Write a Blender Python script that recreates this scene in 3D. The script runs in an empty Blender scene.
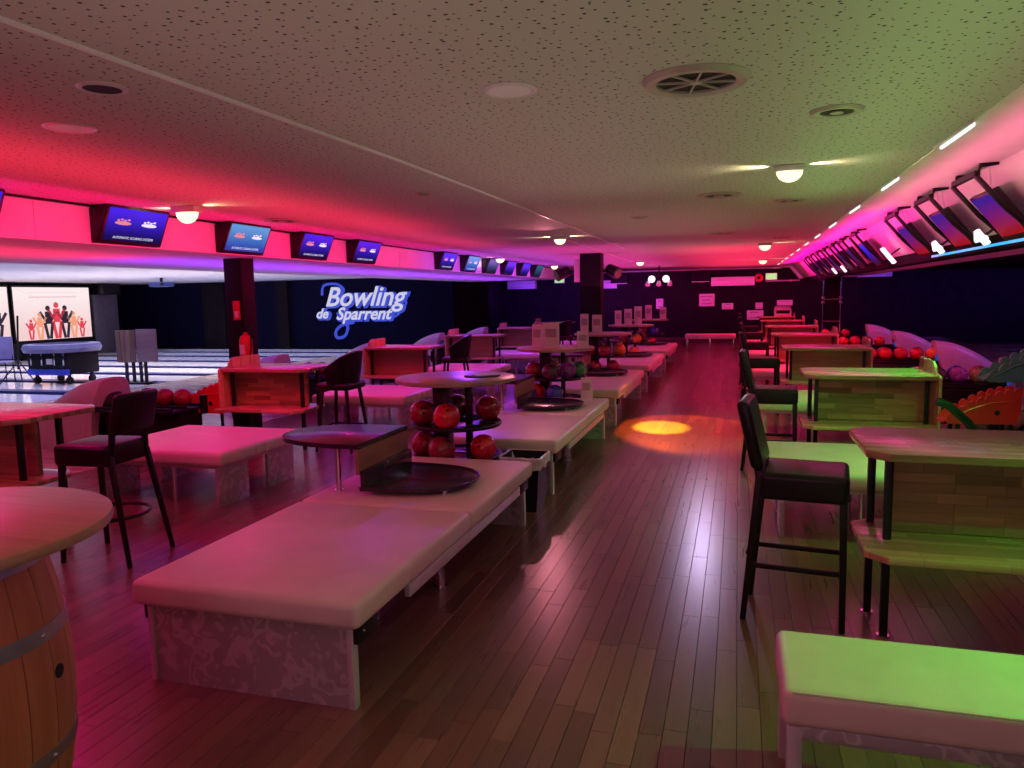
import bpy, bmesh, math, random
from mathutils import Vector, Matrix, Euler
R = random.Random(7)
PI = math.pi
sc = bpy.context.scene
COL = sc.collection

# ---------------------------------------------------------------- camera
cd = bpy.data.cameras.new('camera')
cam = bpy.data.objects.new('camera', cd); COL.objects.link(cam)
cd.sensor_width = 36; cd.sensor_fit = 'HORIZONTAL'; cd.lens = 36 * 751 / 1024
cd.clip_start = 0.05; cd.clip_end = 200
yv = Vector((226, 91, -751)).normalized()
xv = -Vector((-2512, 39, -751)); xv = (xv - yv * xv.dot(yv)).normalized()
zv = xv.cross(yv)
cam.matrix_world = Matrix(((xv.x, xv.y, xv.z, 0), (yv.x, yv.y, yv.z, 0), (zv.x, zv.y, zv.z, 1.7), (0, 0, 0, 1)))
sc.camera = cam

# ---------------------------------------------------------------- world, lights, exposure
w = bpy.data.worlds.new('world'); sc.world = w; w.use_nodes = True
w.node_tree.nodes['Background'].inputs[0].default_value = (0.5, 0.32, 0.45, 1)
w.node_tree.nodes['Background'].inputs[1].default_value = 0.02
sc.view_settings.view_transform = 'Standard'; sc.view_settings.look = 'None'
sc.view_settings.exposure = 0.0; sc.view_settings.gamma = 1; sc.view_settings.use_curve_mapping = False

def area(name, loc, d, sx, sy, col, p, spread=PI):
    l = bpy.data.lights.new(name, 'AREA'); l.shape = 'RECTANGLE'; l.size = sx; l.size_y = sy
    l.color = col; l.energy = p; l.spread = spread
    o = bpy.data.objects.new(name, l); COL.objects.link(o); o.location = loc
    d = Vector(d).normalized()
    z = -d; y = Vector((0, 1, 0)); x = y.cross(z).normalized(); y = z.cross(x)
    o.rotation_euler = Matrix((x, y, z)).transposed().to_euler()
    return o
def spot(name, loc, tgt, col, p, ang=110, blend=1.0, size=0.03):
    l = bpy.data.lights.new(name, 'SPOT'); l.color = col; l.energy = p
    l.spot_size = math.radians(ang); l.spot_blend = blend; l.shadow_soft_size = size
    o = bpy.data.objects.new(name, l); COL.objects.link(o); o.location = loc
    o.rotation_euler = (Vector(tgt) - Vector(loc)).to_track_quat('-Z', 'Y').to_euler()
    return o
def point(name, loc, col, p, size=0.05):
    l = bpy.data.lights.new(name, 'POINT'); l.color = col; l.energy = p; l.shadow_soft_size = size
    o = bpy.data.objects.new(name, l); COL.objects.link(o); o.location = loc
    return o

# led lines along the left bulkhead, then added unseen panels washing ceiling and underside
area('led_left_near', (-5.0, 5.0, 2.2), (-1, 0, 0.35), 0.1, 9.0, (1, 0.0, 0.17), 38)
area('led_left_mid', (-5.0, 11.2, 2.2), (-1, 0, 0.35), 0.1, 3.2, (1, 0.0, 0.3), 9)
area('led_left_far', (-5.0, 17.2, 2.2), (-1, 0, 0.5), 0.1, 8.4, (0.62, 0.06, 1.0), 25)
area('wash_left_red', (-4.15, 4.6, 1.9), (-0.4, 0, 1), 0.8, 9.0, (1, 0.02, 0.06), 52)
area('wash_left_red_mid', (-4.3, 11.0, 1.95), (-0.45, 0, 1), 0.3, 4.0, (1, 0.03, 0.12), 14)
area('wash_left_far', (-4.3, 18.0, 1.95), (-0.35, 0, 1), 0.3, 9.0, (0.5, 0.06, 0.8), 28)
area('wash_left_soffit', (-7.1, 15.5, 1.76), (-0.1, 0, 1), 1.2, 16, (0.3, 0.03, 1.0), 120)  # broad unseen panel added in mid-air, tints the bulkhead underside purple
area('wash_left_soffit_near', (-7.1, 4.3, 1.76), (-0.1, 0, 1), 1.2, 7, (1, 0.01, 0.1), 42)
# led lines along the right bulkhead, then added panels washing ceiling and back wall
area('led_right_near', (1.42, 5.0, 2.3), (0.75, 0, 0.55), 0.06, 9.0, (1, 0.1, 0.34), 22)
area('led_right_far', (1.42, 17.5, 2.3), (0.75, 0, 0.55), 0.06, 16.0, (1, 0.0, 0.32), 110)
area('led_right_edge', (1.6, 8.0, 2.3), (-0.15, 0, 1), 0.06, 14.0, (1, 0.2, 0.36), 9)
area('wash_right_green', (0.75, 3.6, 1.95), (-0.1, 0, 1), 0.3, 8.5, (0.55, 1.0, 0.3), 12)
area('wash_back_red', (0.0, 21.0, 1.9), (-0.1, 0, 1), 2.2, 12.0, (1, 0.03, 0.12), 130)
area('wash_back_magenta', (-3.0, 19.5, 1.9), (0, 0, 1), 2.0, 12.0, (0.95, 0.05, 0.42), 85)
area('wash_back_wall', (-1.0, 28.6, 1.9), (0, 1, -0.15), 9.0, 0.3, (1, 0.04, 0.3), 75)
# coloured par spots over the seating, some added as fill
for i, y in enumerate((1.6, 4.2, 6.6, 9.0)):
    spot('par_left', (-5.3, y, 2.15), (-4.1, y + 0.2, 0), (1, 0.0, 0.25), (95, 62, 72, 62)[i], 150)
for i, y in enumerate((11.5, 14.2, 17.2, 20.2)):
    spot('par_left_far', (-5.3, y, 2.15), (-4.6, y, 0), [(1, 0.0, 0.16), (0.7, 0.02, 0.75), (0.35, 0.04, 1), (0.35, 0.04, 1)][i], 75, 130)
spot('barrel_fill', (-3.2, -0.6, 2.4), (-2.4, 1.7, 0.6), (1, 0.06, 0.12), 60, 80)  # added spot that reddens the barrel
for p, q, e, an in (((1.7, 3.1, 2.15), (0.85, 2.45, 0.45), 100, 70), ((1.95, 2.9, 2.1), (1.45, 3.75, 0.5), 48, 50), ((1.95, 5.2, 2.1), (1.0, 6.0, 0.4), 110, 75), ((1.95, 7.6, 2.1), (1.2, 8.0, 0.6), 125, 75), ((1.95, 9.6, 2.1), (1.0, 9.8, 0.4), 60, 75)):
    spot('par_right_green', p, q, (0.02, 1.0, 0.06), e * 1.25, an + 12)
for y in (2.4, 6.2, 10.0, 14.0):
    spot('bulkhead_bounce_pink', (1.45, y, 2.35), (-1.9, y + 0.9, 0.35), (1, 0.26, 0.5), 36, 62)  # added spots in place of pink bounce off the right bulkhead
for i, y in enumerate((13.0, 16.5, 20.0, 23.5)):
    spot('par_right_red', (1.9, y, 2.12), (1.0, y, 0), (1, 0.01, 0.06), 420, 120)
# unseen upward panels added as ceiling fill, then coloured heads and spots
for y in (0.8, 5.0, 10.0, 15.5):
    area('hall_bounce', (-1.1, y, 1.7), (0, 0, 1), 2.2, 4.0, (1, 0.74, 0.62), 6.2 if y < 8 else 4.6)
spot('head_pink', (-2.6, 10.5, 2.45), (-2.0, 4.3, 0.3), (1, 0.26, 0.36), 40, 90)
spot('fill_front', (-1.6, 0.2, 2.5), (-1.9, 3.4, 0.3), (1, 0.28, 0.38), 7, 75)  # unseen fill added for the front bench
spot('head_orange', (-1.3, 12.0, 2.45), (-0.93, 9.75, 0), (1, 0.5, 0.01), 4200, 14, 0.6, 0.02)
spot('head_orange_halo', (-1.3, 12.0, 2.45), (-0.6, 9.75, 0), (1, 0.13, 0.01), 1100, 33, 0.35, 0.02)
spot('head_lilac', (-0.5, 12.0, 2.45), (-0.6, 6.2, 0), (0.75, 0.6, 1), 70, 44)
area('hall_behind', (-0.8, -1.9, 1.9), (0, 1, -0.12), 3.6, 1.0, (1, 0.4, 0.62), 19)  # unseen panel added behind the camera to light front faces
for p, q, e in (((-4.7, 12.6, 2.2), (-3.5, 10.3, 0), 170), ((-4.7, 16.4, 2.2), (-3.6, 14.6, 0), 170), ((-3.2, 9.0, 2.4), (-3.1, 6.6, 0.2), 50), ((-3.7, 7.4, 2.4), (-2.75, 4.7, 0.8), 30)):
    spot('spot_left_blue', p, q, (0.22, 0.04, 1), e, 80 if e > 40 else 26)  # added blue spots; the last two stand in for purple reflections on tabletops
for y in (7.4, 10.95):
    spot('fill_left_red', (-4.75, y - 1.5, 2.2), (-5.2, y, 0.7), (1, 0.01, 0.03), 70, 58)  # added spots deepening the red on the left table fronts
area('wash_back_blue', (-6.2, 28.4, 1.8), (0, 1, -0.1), 6.0, 0.3, (0.22, 0.04, 1), 70)
area('wash_back_right', (9.0, 28.4, 1.7), (0, 1, -0.1), 10.0, 0.3, (0.22, 0.06, 1), 60)
# lane lights
area('lane_light_left', (-15.5, 13.5, 2.38), (0, 0, -1), 9.0, 20.0, (0.5, 0.52, 1), 1000, 1.7)
area('lane_light_white', (-15.5, 16.0, 2.37), (0, 0, -1), 9.0, 3.2, (1, 0.85, 0.85), 300, 1.7)
area('lane_light_right', (11.0, 14.0, 2.2), (0, 0, -1), 8.0, 18.0, (0.25, 0.2, 1), 160)
for y in (10.5, 14.2, 17.8, 21.2):
    spot('par_right_purple', (4.6, y - 0.6, 2.15), (3.6, y, 0.5), (0.55, 0.12, 1), 42, 100)
    spot('par_right_rack', (2.35, y - 1.2, 2.0), (2.9, y, 0.5), (1, 0.04, 0.12), 45, 90)

# ---------------------------------------------------------------- materials
MATS = {}
def nodes(name):
    m = bpy.data.materials.new(name); m.use_nodes = True
    nt = m.node_tree; return m, nt, nt.nodes['Principled BSDF']
def N(nt, t, **kw):
    n = nt.nodes.new(t)
    for k, v in kw.items():
        if k.startswith('i_'):
            n.inputs[k[2:].replace('_', ' ')].default_value = v
        else: setattr(n, k, v)
    return n
def ramp(nt, stops, fac=None, interp='LINEAR'):
    r = nt.nodes.new('ShaderNodeValToRGB'); e = r.color_ramp.elements; r.color_ramp.interpolation = interp
    while len(e) < len(stops): e.new(0.5)
    for i, (p, c) in enumerate(stops):
        e[i].position = p; e[i].color = (*c, 1)
    if fac is not None: nt.links.new(fac, r.inputs[0])
    return r
def coords(nt, scale=(1, 1, 1), kind='Object', rot=(0, 0, 0)):
    tc = N(nt, 'ShaderNodeTexCoord'); mp = N(nt, 'ShaderNodeMapping')
    mp.inputs['Scale'].default_value = scale; mp.inputs['Rotation'].default_value = rot
    nt.links.new(tc.outputs[kind], mp.inputs[0]); return mp.outputs[0]
def mat(name, c, rough=0.5, metal=0.0, var=0.12, scale=6, bump=0.0, coat=0.0, stretch=(1, 1, 1), spec=0.5):
    if name in MATS: return MATS[name]
    m, nt, b = nodes(name)
    no = N(nt, 'ShaderNodeTexNoise', i_Scale=scale, i_Detail=4.0)
    nt.links.new(coords(nt, stretch), no.inputs['Vector'])
    lo = tuple(x * (1 - var) for x in c); hi = tuple(min(1, x * (1 + var)) for x in c)
    r = ramp(nt, [(0.3, lo), (0.7, hi)], no.outputs[0])
    nt.links.new(r.outputs[0], b.inputs['Base Color'])
    b.inputs['Roughness'].default_value = rough; b.inputs['Metallic'].default_value = metal
    b.inputs['Coat Weight'].default_value = coat; b.inputs['Specular IOR Level'].default_value = spec
    if bump:
        bp = N(nt, 'ShaderNodeBump', i_Strength=bump, i_Distance=0.01)
        nt.links.new(no.outputs[0], bp.inputs['Height']); nt.links.new(bp.outputs[0], b.inputs['Normal'])
    MATS[name] = m; return m
def emis(name, c, s=1.0):
    if name in MATS: return MATS[name]
    m, nt, b = nodes(name)
    b.inputs['Base Color'].default_value = (0.01, 0.01, 0.01, 1)
    b.inputs['Emission Color'].default_value = (*c, 1); b.inputs['Emission Strength'].default_value = s
    b.inputs['Roughness'].default_value = 0.4
    MATS[name] = m; return m
def wood(name, c1, c2, axis='x', rough=0.35, obj_rand=0.35, coat=0.15, strips=0.0, attr=False, joints=False):
    """grain along axis; each object its own tint; optional glued strips across y"""
    if name in MATS: return MATS[name]
    m, nt, b = nodes(name)
    s = {'x': (1.5, 22, 22), 'y': (22, 1.5, 22), 'z': (22, 22, 1.5)}[axis]
    v = coords(nt, s)
    oi = N(nt, 'ShaderNodeObjectInfo')
    if attr:
        at = N(nt, 'ShaderNodeAttribute'); at.attribute_name = 'tint'; rnd = at.outputs['Fac']
    else: rnd = oi.outputs['Random']
    ad = N(nt, 'ShaderNodeVectorMath', operation='ADD'); ml = N(nt, 'ShaderNodeMath', operation='MULTIPLY'); ml.inputs[1].default_value = 60
    nt.links.new(rnd, ml.inputs[0]); nt.links.new(v, ad.inputs[0]); nt.links.new(ml.outputs[0], ad.inputs[1])
    no = N(nt, 'ShaderNodeTexNoise', i_Scale=1.0, i_Detail=6.0, i_Roughness=0.6, i_Distortion=0.6)
    nt.links.new(ad.outputs[0], no.inputs['Vector'])
    r = ramp(nt, [(0.3, c2), (0.68, c1)], no.outputs[0])
    val = N(nt, 'ShaderNodeMapRange'); val.inputs['To Min'].default_value = 1 - obj_rand; val.inputs['To Max'].default_value = 1 + obj_rand
    nt.links.new(rnd, val.inputs['Value'])
    mx = N(nt, 'ShaderNodeMix', data_type='RGBA', blend_type='MULTIPLY'); mx.inputs[0].default_value = 1
    nt.links.new(r.outputs[0], mx.inputs[6]); nt.links.new(val.outputs[0], mx.inputs[7])
    out = mx.outputs[2]
    if strips:
        br = N(nt, 'ShaderNodeTexBrick', i_Scale=1.0)
        br.inputs['Color1'].default_value = (0.62, 0.58, 0.55, 1); br.inputs['Color2'].default_value = (1.25, 1.2, 1.15, 1)
        br.inputs['Mortar'].default_value = (0.5, 0.45, 0.4, 1); br.inputs['Mortar Size'].default_value = 0.0012
        br.inputs['Brick Width'].default_value = 0.34; br.inputs['Row Height'].default_value = strips; br.offset = 0.37
        if axis == 'x': nt.links.new(coords(nt), br.inputs['Vector'])
        else:
            nt.links.new(coords(nt, rot=(0, 0, PI / 2)), br.inputs['Vector'])
        m2 = N(nt, 'ShaderNodeMix', data_type='RGBA', blend_type='MULTIPLY'); m2.inputs[0].default_value = 0.8
        nt.links.new(out, m2.inputs[6]); nt.links.new(br.outputs[0], m2.inputs[7]); out = m2.outputs[2]
    nt.links.new(out, b.inputs['Base Color'])
    rr = ramp(nt, [(0.2, (rough * 1.06,) * 3), (0.8, (rough * 0.95,) * 3)], no.outputs[0])
    nt.links.new(rr.outputs[0], b.inputs['Roughness'])
    b.inputs['Coat Weight'].default_value = coat; b.inputs['Coat Roughness'].default_value = 0.25
    bp = N(nt, 'ShaderNodeBump', i_Strength=0.04, i_Distance=0.002)
    nt.links.new(no.outputs[0], bp.inputs['Height']); nt.links.new(bp.outputs[0], b.inputs['Normal'])
    MATS[name] = m; return m
def swirl_metal():
    if 'swirl' in MATS: return MATS['swirl']
    m, nt, b = nodes('swirl')
    v = coords(nt, (7, 7, 7))
    n1 = N(nt, 'ShaderNodeTexNoise', i_Scale=1.4, i_Detail=1.0)
    nt.links.new(v, n1.inputs['Vector'])
    mx = N(nt, 'ShaderNodeVectorMath', operation='MULTIPLY_ADD'); mx.inputs[1].default_value = (2.2, 2.2, 2.2)
    nt.links.new(n1.outputs['Color'], mx.inputs[0]); nt.links.new(v, mx.inputs[2])
    wv = N(nt, 'ShaderNodeTexVoronoi', feature='SMOOTH_F1', i_Scale=1.3)
    nt.links.new(mx.outputs[0], wv.inputs['Vector'])
    sn = N(nt, 'ShaderNodeMath', operation='SINE'); ml = N(nt, 'ShaderNodeMath', operation='MULTIPLY'); ml.inputs[1].default_value = 14
    nt.links.new(wv.outputs['Distance'], ml.inputs[0]); nt.links.new(ml.outputs[0], sn.inputs[0])
    r = ramp(nt, [(0.2, (0.48, 0.47, 0.48)), (0.95, (0.7, 0.69, 0.7))], sn.outputs[0])
    nt.links.new(r.outputs[0], b.inputs['Base Color'])
    r2 = ramp(nt, [(0.2, (0.42,) * 3), (0.9, (0.28,) * 3)], sn.outputs[0]); nt.links.new(r2.outputs[0], b.inputs['Roughness'])
    b.inputs['Metallic'].default_value = 0.45
    MATS['swirl'] = m; return m
def ceiling_mat():
    m, nt, b = nodes('perforated_ceiling')
    v = coords(nt, (1, 1, 1))
    vo = N(nt, 'ShaderNodeTexVoronoi', voronoi_dimensions='2D', i_Scale=19.0, i_Randomness=0.9); nt.links.new(v, vo.inputs['Vector'])
    sz = N(nt, 'ShaderNodeMath', operation='MULTIPLY'); sz.inputs[1].default_value = 0.08
    sep = N(nt, 'ShaderNodeSeparateColor'); nt.links.new(vo.outputs['Color'], sep.inputs[0]); nt.links.new(sep.outputs[0], sz.inputs[0])
    ad = N(nt, 'ShaderNodeMath', operation='ADD'); ad.inputs[1].default_value = 0.065; nt.links.new(sz.outputs[0], ad.inputs[0])
    lt = N(nt, 'ShaderNodeMath', operation='LESS_THAN'); nt.links.new(vo.outputs['Distance'], lt.inputs[0]); nt.links.new(ad.outputs[0], lt.inputs[1])
    r = ramp(nt, [(0, (0.56, 0.54, 0.52)), (1, (0.05, 0.045, 0.045))], lt.outputs[0])
    nt.links.new(r.outputs[0], b.inputs['Base Color']); b.inputs['Roughness'].default_value = 0.85
    bp = N(nt, 'ShaderNodeBump', i_Strength=0.5, i_Distance=0.01, invert=True); nt.links.new(lt.outputs[0], bp.inputs['Height'])
    nt.links.new(bp.outputs[0], b.inputs['Normal']); return m
def screen_mat(name, c0, c1, s=1.0, axis='Z'):
    if name in MATS: return MATS[name]
    m, nt, b = nodes(name)
    tc = N(nt, 'ShaderNodeTexCoord'); sp = N(nt, 'ShaderNodeSeparateXYZ'); nt.links.new(tc.outputs['Generated'], sp.inputs[0])
    r = ramp(nt, [(0.1, c0), (0.9, c1)], sp.outputs[axis])
    b.inputs['Base Color'].default_value = (0.004, 0.004, 0.006, 1); b.inputs['Roughness'].default_value = 0.3; b.inputs['Specular IOR Level'].default_value = 0.05
    nt.links.new(r.outputs[0], b.inputs['Emission Color']); b.inputs['Emission Strength'].default_value = s
    MATS[name] = m; return m
def ball_mat(name, c1, c2):
    if name in MATS: return MATS[name]
    m, nt, b = nodes(name)
    no = N(nt, 'ShaderNodeTexNoise', i_Scale=9.0, i_Detail=3.0, i_Distortion=2.5); nt.links.new(coords(nt), no.inputs['Vector'])
    r = ramp(nt, [(0.38, c1), (0.62, c2)], no.outputs[0]); nt.links.new(r.outputs[0], b.inputs['Base Color'])
    b.inputs['Roughness'].default_value = 0.22; b.inputs['Coat Weight'].default_value = 0.5; b.inputs['Coat Roughness'].default_value = 0.12
    MATS[name] = m; return m

M_FLOOR = wood('floor_plank', (0.19, 0.092, 0.068), (0.145, 0.068, 0.05), 'y', 0.28, 0.28, 0.3)
M_FLOORS = wood('floor_plank_far', (0.19, 0.092, 0.068), (0.145, 0.068, 0.05), 'y', 0.28, 0.28, 0.3, attr=True)
M_GAP = mat('floor_joint', (0.035, 0.02, 0.015), 0.8)
M_LEATHER = mat('cream_leatherette', (0.72, 0.64, 0.56), 0.42, 0, 0.06, 5, 0.06)
M_BLACKL = mat('black_leatherette', (0.010, 0.009, 0.010), 0.34, 0, 0.3, 9, 0.08, spec=0.35)
M_BLACK = mat('black_metal', (0.008, 0.0075, 0.008), 0.4, 0.0, 0.3, spec=0.35)
M_BWOOD = mat('black_wood', (0.009, 0.007, 0.007), 0.4, 0, 0.3, spec=0.3)
M_LAM = mat('black_laminate', (0.035, 0.026, 0.04), 0.22, 0, 0.2, 8)
M_SWIRL = swirl_metal()
M_STEEL = mat('pale_steel', (0.68, 0.66, 0.68), 0.36, 0.35, 0.08)
M_VENT = mat('vent_metal', (0.42, 0.37, 0.34), 0.5, 0.2, 0.15)
M_CHROME = mat('chrome', (0.75, 0.75, 0.76), 0.14, 1.0, 0.04)
M_TABLE = wood('table_wood', (0.62, 0.44, 0.26), (0.46, 0.3, 0.16), 'x', 0.24, 0.12, 0.6, strips=0.045)
M_BLOCK = wood('parquet_block', (0.44, 0.28, 0.15), (0.28, 0.165, 0.085), 'x', 0.42, 0.38, 0.1)
M_RACKTOP = wood('round_table_wood', (0.5, 0.38, 0.27), (0.38, 0.27, 0.18), 'x', 0.3, 0.05, 0.2)
M_DIV = wood('divider_wood', (0.36, 0.2, 0.11), (0.22, 0.12, 0.07), 'y', 0.45, 0.1)
M_BARREL = wood('barrel_oak', (0.6, 0.25, 0.12), (0.46, 0.17, 0.08), 'z', 0.55, 0.12, 0.02)
M_BTOP = wood('barrel_top', (0.6, 0.4, 0.25), (0.46, 0.29, 0.17), 'x', 0.38, 0.05, 0.1)
M_HOOP = mat('galvanised_hoop', (0.42, 0.42, 0.44), 0.4, 0.8, 0.2)
M_WHITE = mat('white_plaster', (0.75, 0.74, 0.72), 0.75, 0, 0.05, 4)
M_WPLAST = mat('white_plastic', (0.82, 0.82, 0.82), 0.4, 0, 0.04)
M_SHELL = mat('hood_shell', (0.55, 0.52, 0.52), 0.38, 0, 0.08, 30)
M_DARKWALL = mat('dark_wall', (0.016, 0.012, 0.015), 0.85, 0, 0.2, 3, spec=0.1)
M_NAVY = mat('navy_wall', (0.008, 0.008, 0.03), 0.85, 0, 0.15, 2, spec=0.05)
M_DARK = mat('dark_void', (0.008, 0.008, 0.009), 0.7)
M_PILLAR = mat('pillar_black', (0.01, 0.009, 0.01), 0.6, 0, 0.2, spec=0.2)
M_LANE = mat('lane_board', (0.75, 0.72, 0.7), 0.1, 0, 0.1, 3, 0, 0.3, (1, 12, 1))
M_GUTTER = mat('gutter', (0.012, 0.015, 0.05), 0.5, 0, 0.2)
M_APPR = wood('approach_board', (0.58, 0.47, 0.4), (0.48, 0.38, 0.32), 'x', 0.16, 0.05, 0.3, strips=0.09)
M_PAPER = mat('white_card', (0.78, 0.76, 0.74), 0.6, 0, 0.04)
M_REDPL = mat('red_plastic', (0.75, 0.02, 0.03), 0.35, 0, 0.1)
M_GRNPL = mat('green_plastic', (0.05, 0.45, 0.16), 0.4, 0, 0.1)
M_BAG = mat('bin_liner', (0.75, 0.73, 0.75), 0.25, 0, 0.25, 14, 0.5)
M_LAMP = emis('warm_lamp', (1, 0.84, 0.42), 2.2)
M_TUBE = emis('strip_lamp', (0.8, 1, 0.86), 1.6)
M_BLUELED = emis('blue_led', (0.03, 0.42, 1.0), 1.3)
M_TXT = emis('screen_text', (0.8, 0.85, 1.0), 0.9)
M_LANENUM = emis('lit_number', (1, 0.75, 0.95), 1.6)
M_SIGNW = emis('sign_white', (0.8, 0.78, 1.0), 0.75)
M_SIGNB = emis('sign_blue', (0.06, 0.1, 0.85), 0.7)
M_EXIT = emis('exit_green', (0.55, 0.85, 0.35), 0.9)

# ---------------------------------------------------------------- mesh helpers
def BM(): return bmesh.new()
def add(bm, src, mx=None):
    if mx is not None: bmesh.ops.transform(src, matrix=mx, verts=src.verts)
    me = bpy.data.meshes.new('tmp'); src.to_mesh(me); src.free(); bm.from_mesh(me); bpy.data.meshes.remove(me); return bm
def box(bm, c, s, bev=0.0, rot=None, seg=2):
    b = bmesh.new(); bmesh.ops.create_cube(b, size=1)
    bmesh.ops.scale(b, vec=s, verts=b.verts)
    if bev: bmesh.ops.bevel(b, geom=b.edges[:], offset=bev, segments=seg, profile=0.5, affect='EDGES')
    mx = Matrix.Translation(c)
    if rot: mx = mx @ Euler(rot).to_matrix().to_4x4()
    return add(bm, b, mx)
def bar(bm, p0, p1, sx, sy=None, bev=0.0, taper=1.0):
    """square bar from p0 to p1"""
    p0, p1 = Vector(p0), Vector(p1); d = p1 - p0; L = d.length; sy = sy or sx
    b = bmesh.new(); bmesh.ops.create_cube(b, size=1); bmesh.ops.scale(b, vec=(sx, sy, L), verts=b.verts)
    for v in b.verts:
        if v.co.z < 0: v.co.x *= taper; v.co.y *= taper
    if bev: bmesh.ops.bevel(b, geom=b.edges[:], offset=bev, segments=2, profile=0.5, affect='EDGES')
    z = d.normalized()
    x = Vector((1, 0, 0)) if abs(z.x) < 0.9 else Vector((0, 1, 0))
    y = z.cross(x).normalized(); x = y.cross(z)
    mx = Matrix.Translation((p0 + p1) / 2) @ Matrix((x, y, z)).transposed().to_4x4()
    return add(bm, b, mx)
def cyl(bm, p0, p1, r0, r1=None, n=16):
    p0, p1 = Vector(p0), Vector(p1); d = p1 - p0; r1 = r0 if r1 is None else r1
    b = bmesh.new(); bmesh.ops.create_cone(b, cap_ends=True, segments=n, radius1=r0, radius2=r1, depth=d.length)
    mx = Matrix.Translation((p0 + p1) / 2) @ d.to_track_quat('Z', 'Y').to_matrix().to_4x4()
    return add(bm, b, mx)
def sph(bm, c, r, u=20, v=12, s=(1, 1, 1)):
    b = bmesh.new(); bmesh.ops.create_uvsphere(b, u_segments=u, v_segments=v, radius=r)
    return add(bm, b, Matrix.Translation(c) @ Matrix.Diagonal((*s, 1)))
def tube(bm, pts, r, n=8, closed=False):
    pts = [Vector(p) for p in pts]; rings = []; m = len(pts)
    for i, p in enumerate(pts):
        a = pts[(i - 1) % m] if (closed or i) else pts[0]
        b = pts[(i + 1) % m] if (closed or i < m - 1) else pts[-1]
        t = (b - a).normalized(); x = Vector((0, 0, 1)) if abs(t.z) < 0.9 else Vector((1, 0, 0))
        u = t.cross(x).normalized(); v = t.cross(u)
        rings.append([bm.verts.new(p + r * (math.cos(2 * PI * k / n) * u + math.sin(2 * PI * k / n) * v)) for k in range(n)])
    for i in range(m if closed else m - 1):
        A, B = rings[i], rings[(i + 1) % m]
        for k in range(n): bm.faces.new((A[k], A[(k + 1) % n], B[(k + 1) % n], B[k]))
    if not closed: bm.faces.new(rings[0][::-1]); bm.faces.new(rings[-1])
    return bm
def prism(bm, pts, a, b, axis='z', bev=0.0):
    """outline extruded from a to b along axis; outline axes are the other two in order"""
    s = bmesh.new()
    def P(p, h): return {'z': (p[0], p[1], h), 'y': (p[0], h, p[1]), 'x': (h, p[0], p[1])}[axis]
    lo = [s.verts.new(P(p, a)) for p in pts]; hi = [s.verts.new(P(p, b)) for p in pts]
    s.faces.new(lo); s.faces.new(hi)
    n = len(pts)
    for i in range(n): s.faces.new((lo[i], lo[(i + 1) % n], hi[(i + 1) % n], hi[i]))
    bmesh.ops.recalc_face_normals(s, faces=s.faces)
    if bev:
        es = [e for e in s.edges if len(e.link_faces) == 2 and any(len(f.verts) > 4 or n == 4 for f in e.link_faces)]
        bmesh.ops.bevel(s, geom=es, offset=bev, segments=2, profile=0.5, affect='EDGES')
    return add(bm, s)
def lathe(bm, prof, c=(0, 0, 0), n=32, a0=0, a1=2 * PI):
    full = abs(a1 - a0 - 2 * PI) < 1e-6; m = n if full else n + 1; rings = []
    for i in range(m):
        a = a0 + (a1 - a0) * i / n
        rings.append([bm.verts.new((c[0] + r * math.cos(a), c[1] + r * math.sin(a), c[2] + z)) for r, z in prof])
    for i in range(n):
        A, B = rings[i], rings[(i + 1) % m]
        for k in range(len(prof) - 1):
            try: bm.faces.new((A[k], B[k], B[k + 1], A[k + 1]))
            except ValueError: pass
    return bm
def obj(name, bm, m, parent=None, smooth=True, loc=None, doubles=False):
    if doubles: bmesh.ops.remove_doubles(bm, verts=bm.verts, dist=1e-5)
    bmesh.ops.recalc_face_normals(bm, faces=bm.faces)
    me = bpy.data.meshes.new(name); bm.to_mesh(me); bm.free()
    if smooth:
        me.polygons.foreach_set('use_smooth', [True] * len(me.polygons)); me.set_sharp_from_angle(angle=math.radians(38))
    me.materials.append(m)
    o = bpy.data.objects.new(name, me); COL.objects.link(o)
    if parent: o.parent = parent
    if loc: o.location = loc
    return o
def thing(name, label, cat, loc=(0, 0, 0), rz=0, group=None):
    o = bpy.data.objects.new(name, None); COL.objects.link(o); o.empty_display_size = 0.1
    o.location = loc; o.rotation_euler = (0, 0, rz); return tag(o, label, cat, group)
def tag(o, label, cat, group=None):
    o['label'] = label; o['category'] = cat
    if group: o['group'] = group
    return o
def struct(o): o['kind'] = 'structure'; return o
def copy_tree(o, parent=None):
    c = o.copy(); COL.objects.link(c); c.parent = parent
    for ch in [x for x in o.children]: copy_tree(ch, c)
    return c
def dup(root, loc, rz=None, label=None):
    c = copy_tree(root); c.location = loc
    if rz is not None: c.rotation_euler = (0, 0, rz)
    if label: c['label'] = label
    return c
def text(name, s, size, m, parent=None, mx=None, ext=0.001, shear=0.0, bevel=0.0, align='CENTER'):
    cu = bpy.data.curves.new('tmp_text', 'FONT'); cu.body = s; cu.size = size; cu.extrude = ext; cu.shear = shear
    cu.align_x = align; cu.align_y = 'CENTER'; cu.bevel_depth = bevel; cu.resolution_u = 3
    q = bpy.data.objects.new('tmp_text', cu); me = q.to_mesh().copy(); q.to_mesh_clear()
    bpy.data.objects.remove(q); bpy.data.curves.remove(cu)
    me.name = name; me.materials.clear(); me.materials.append(m)
    o = bpy.data.objects.new(name, me); COL.objects.link(o)
    if parent: o.parent = parent
    if mx is not None: o.matrix_local = mx
    return o
ORD = ['first', 'second', 'third', 'fourth', 'fifth', 'sixth', 'seventh', 'eighth', 'ninth', 'tenth', 'eleventh', 'twelfth']
P = 3.52      # pitch of the lane pairs

# ================================================================ STRUCTURE
ZC = 2.6
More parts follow.
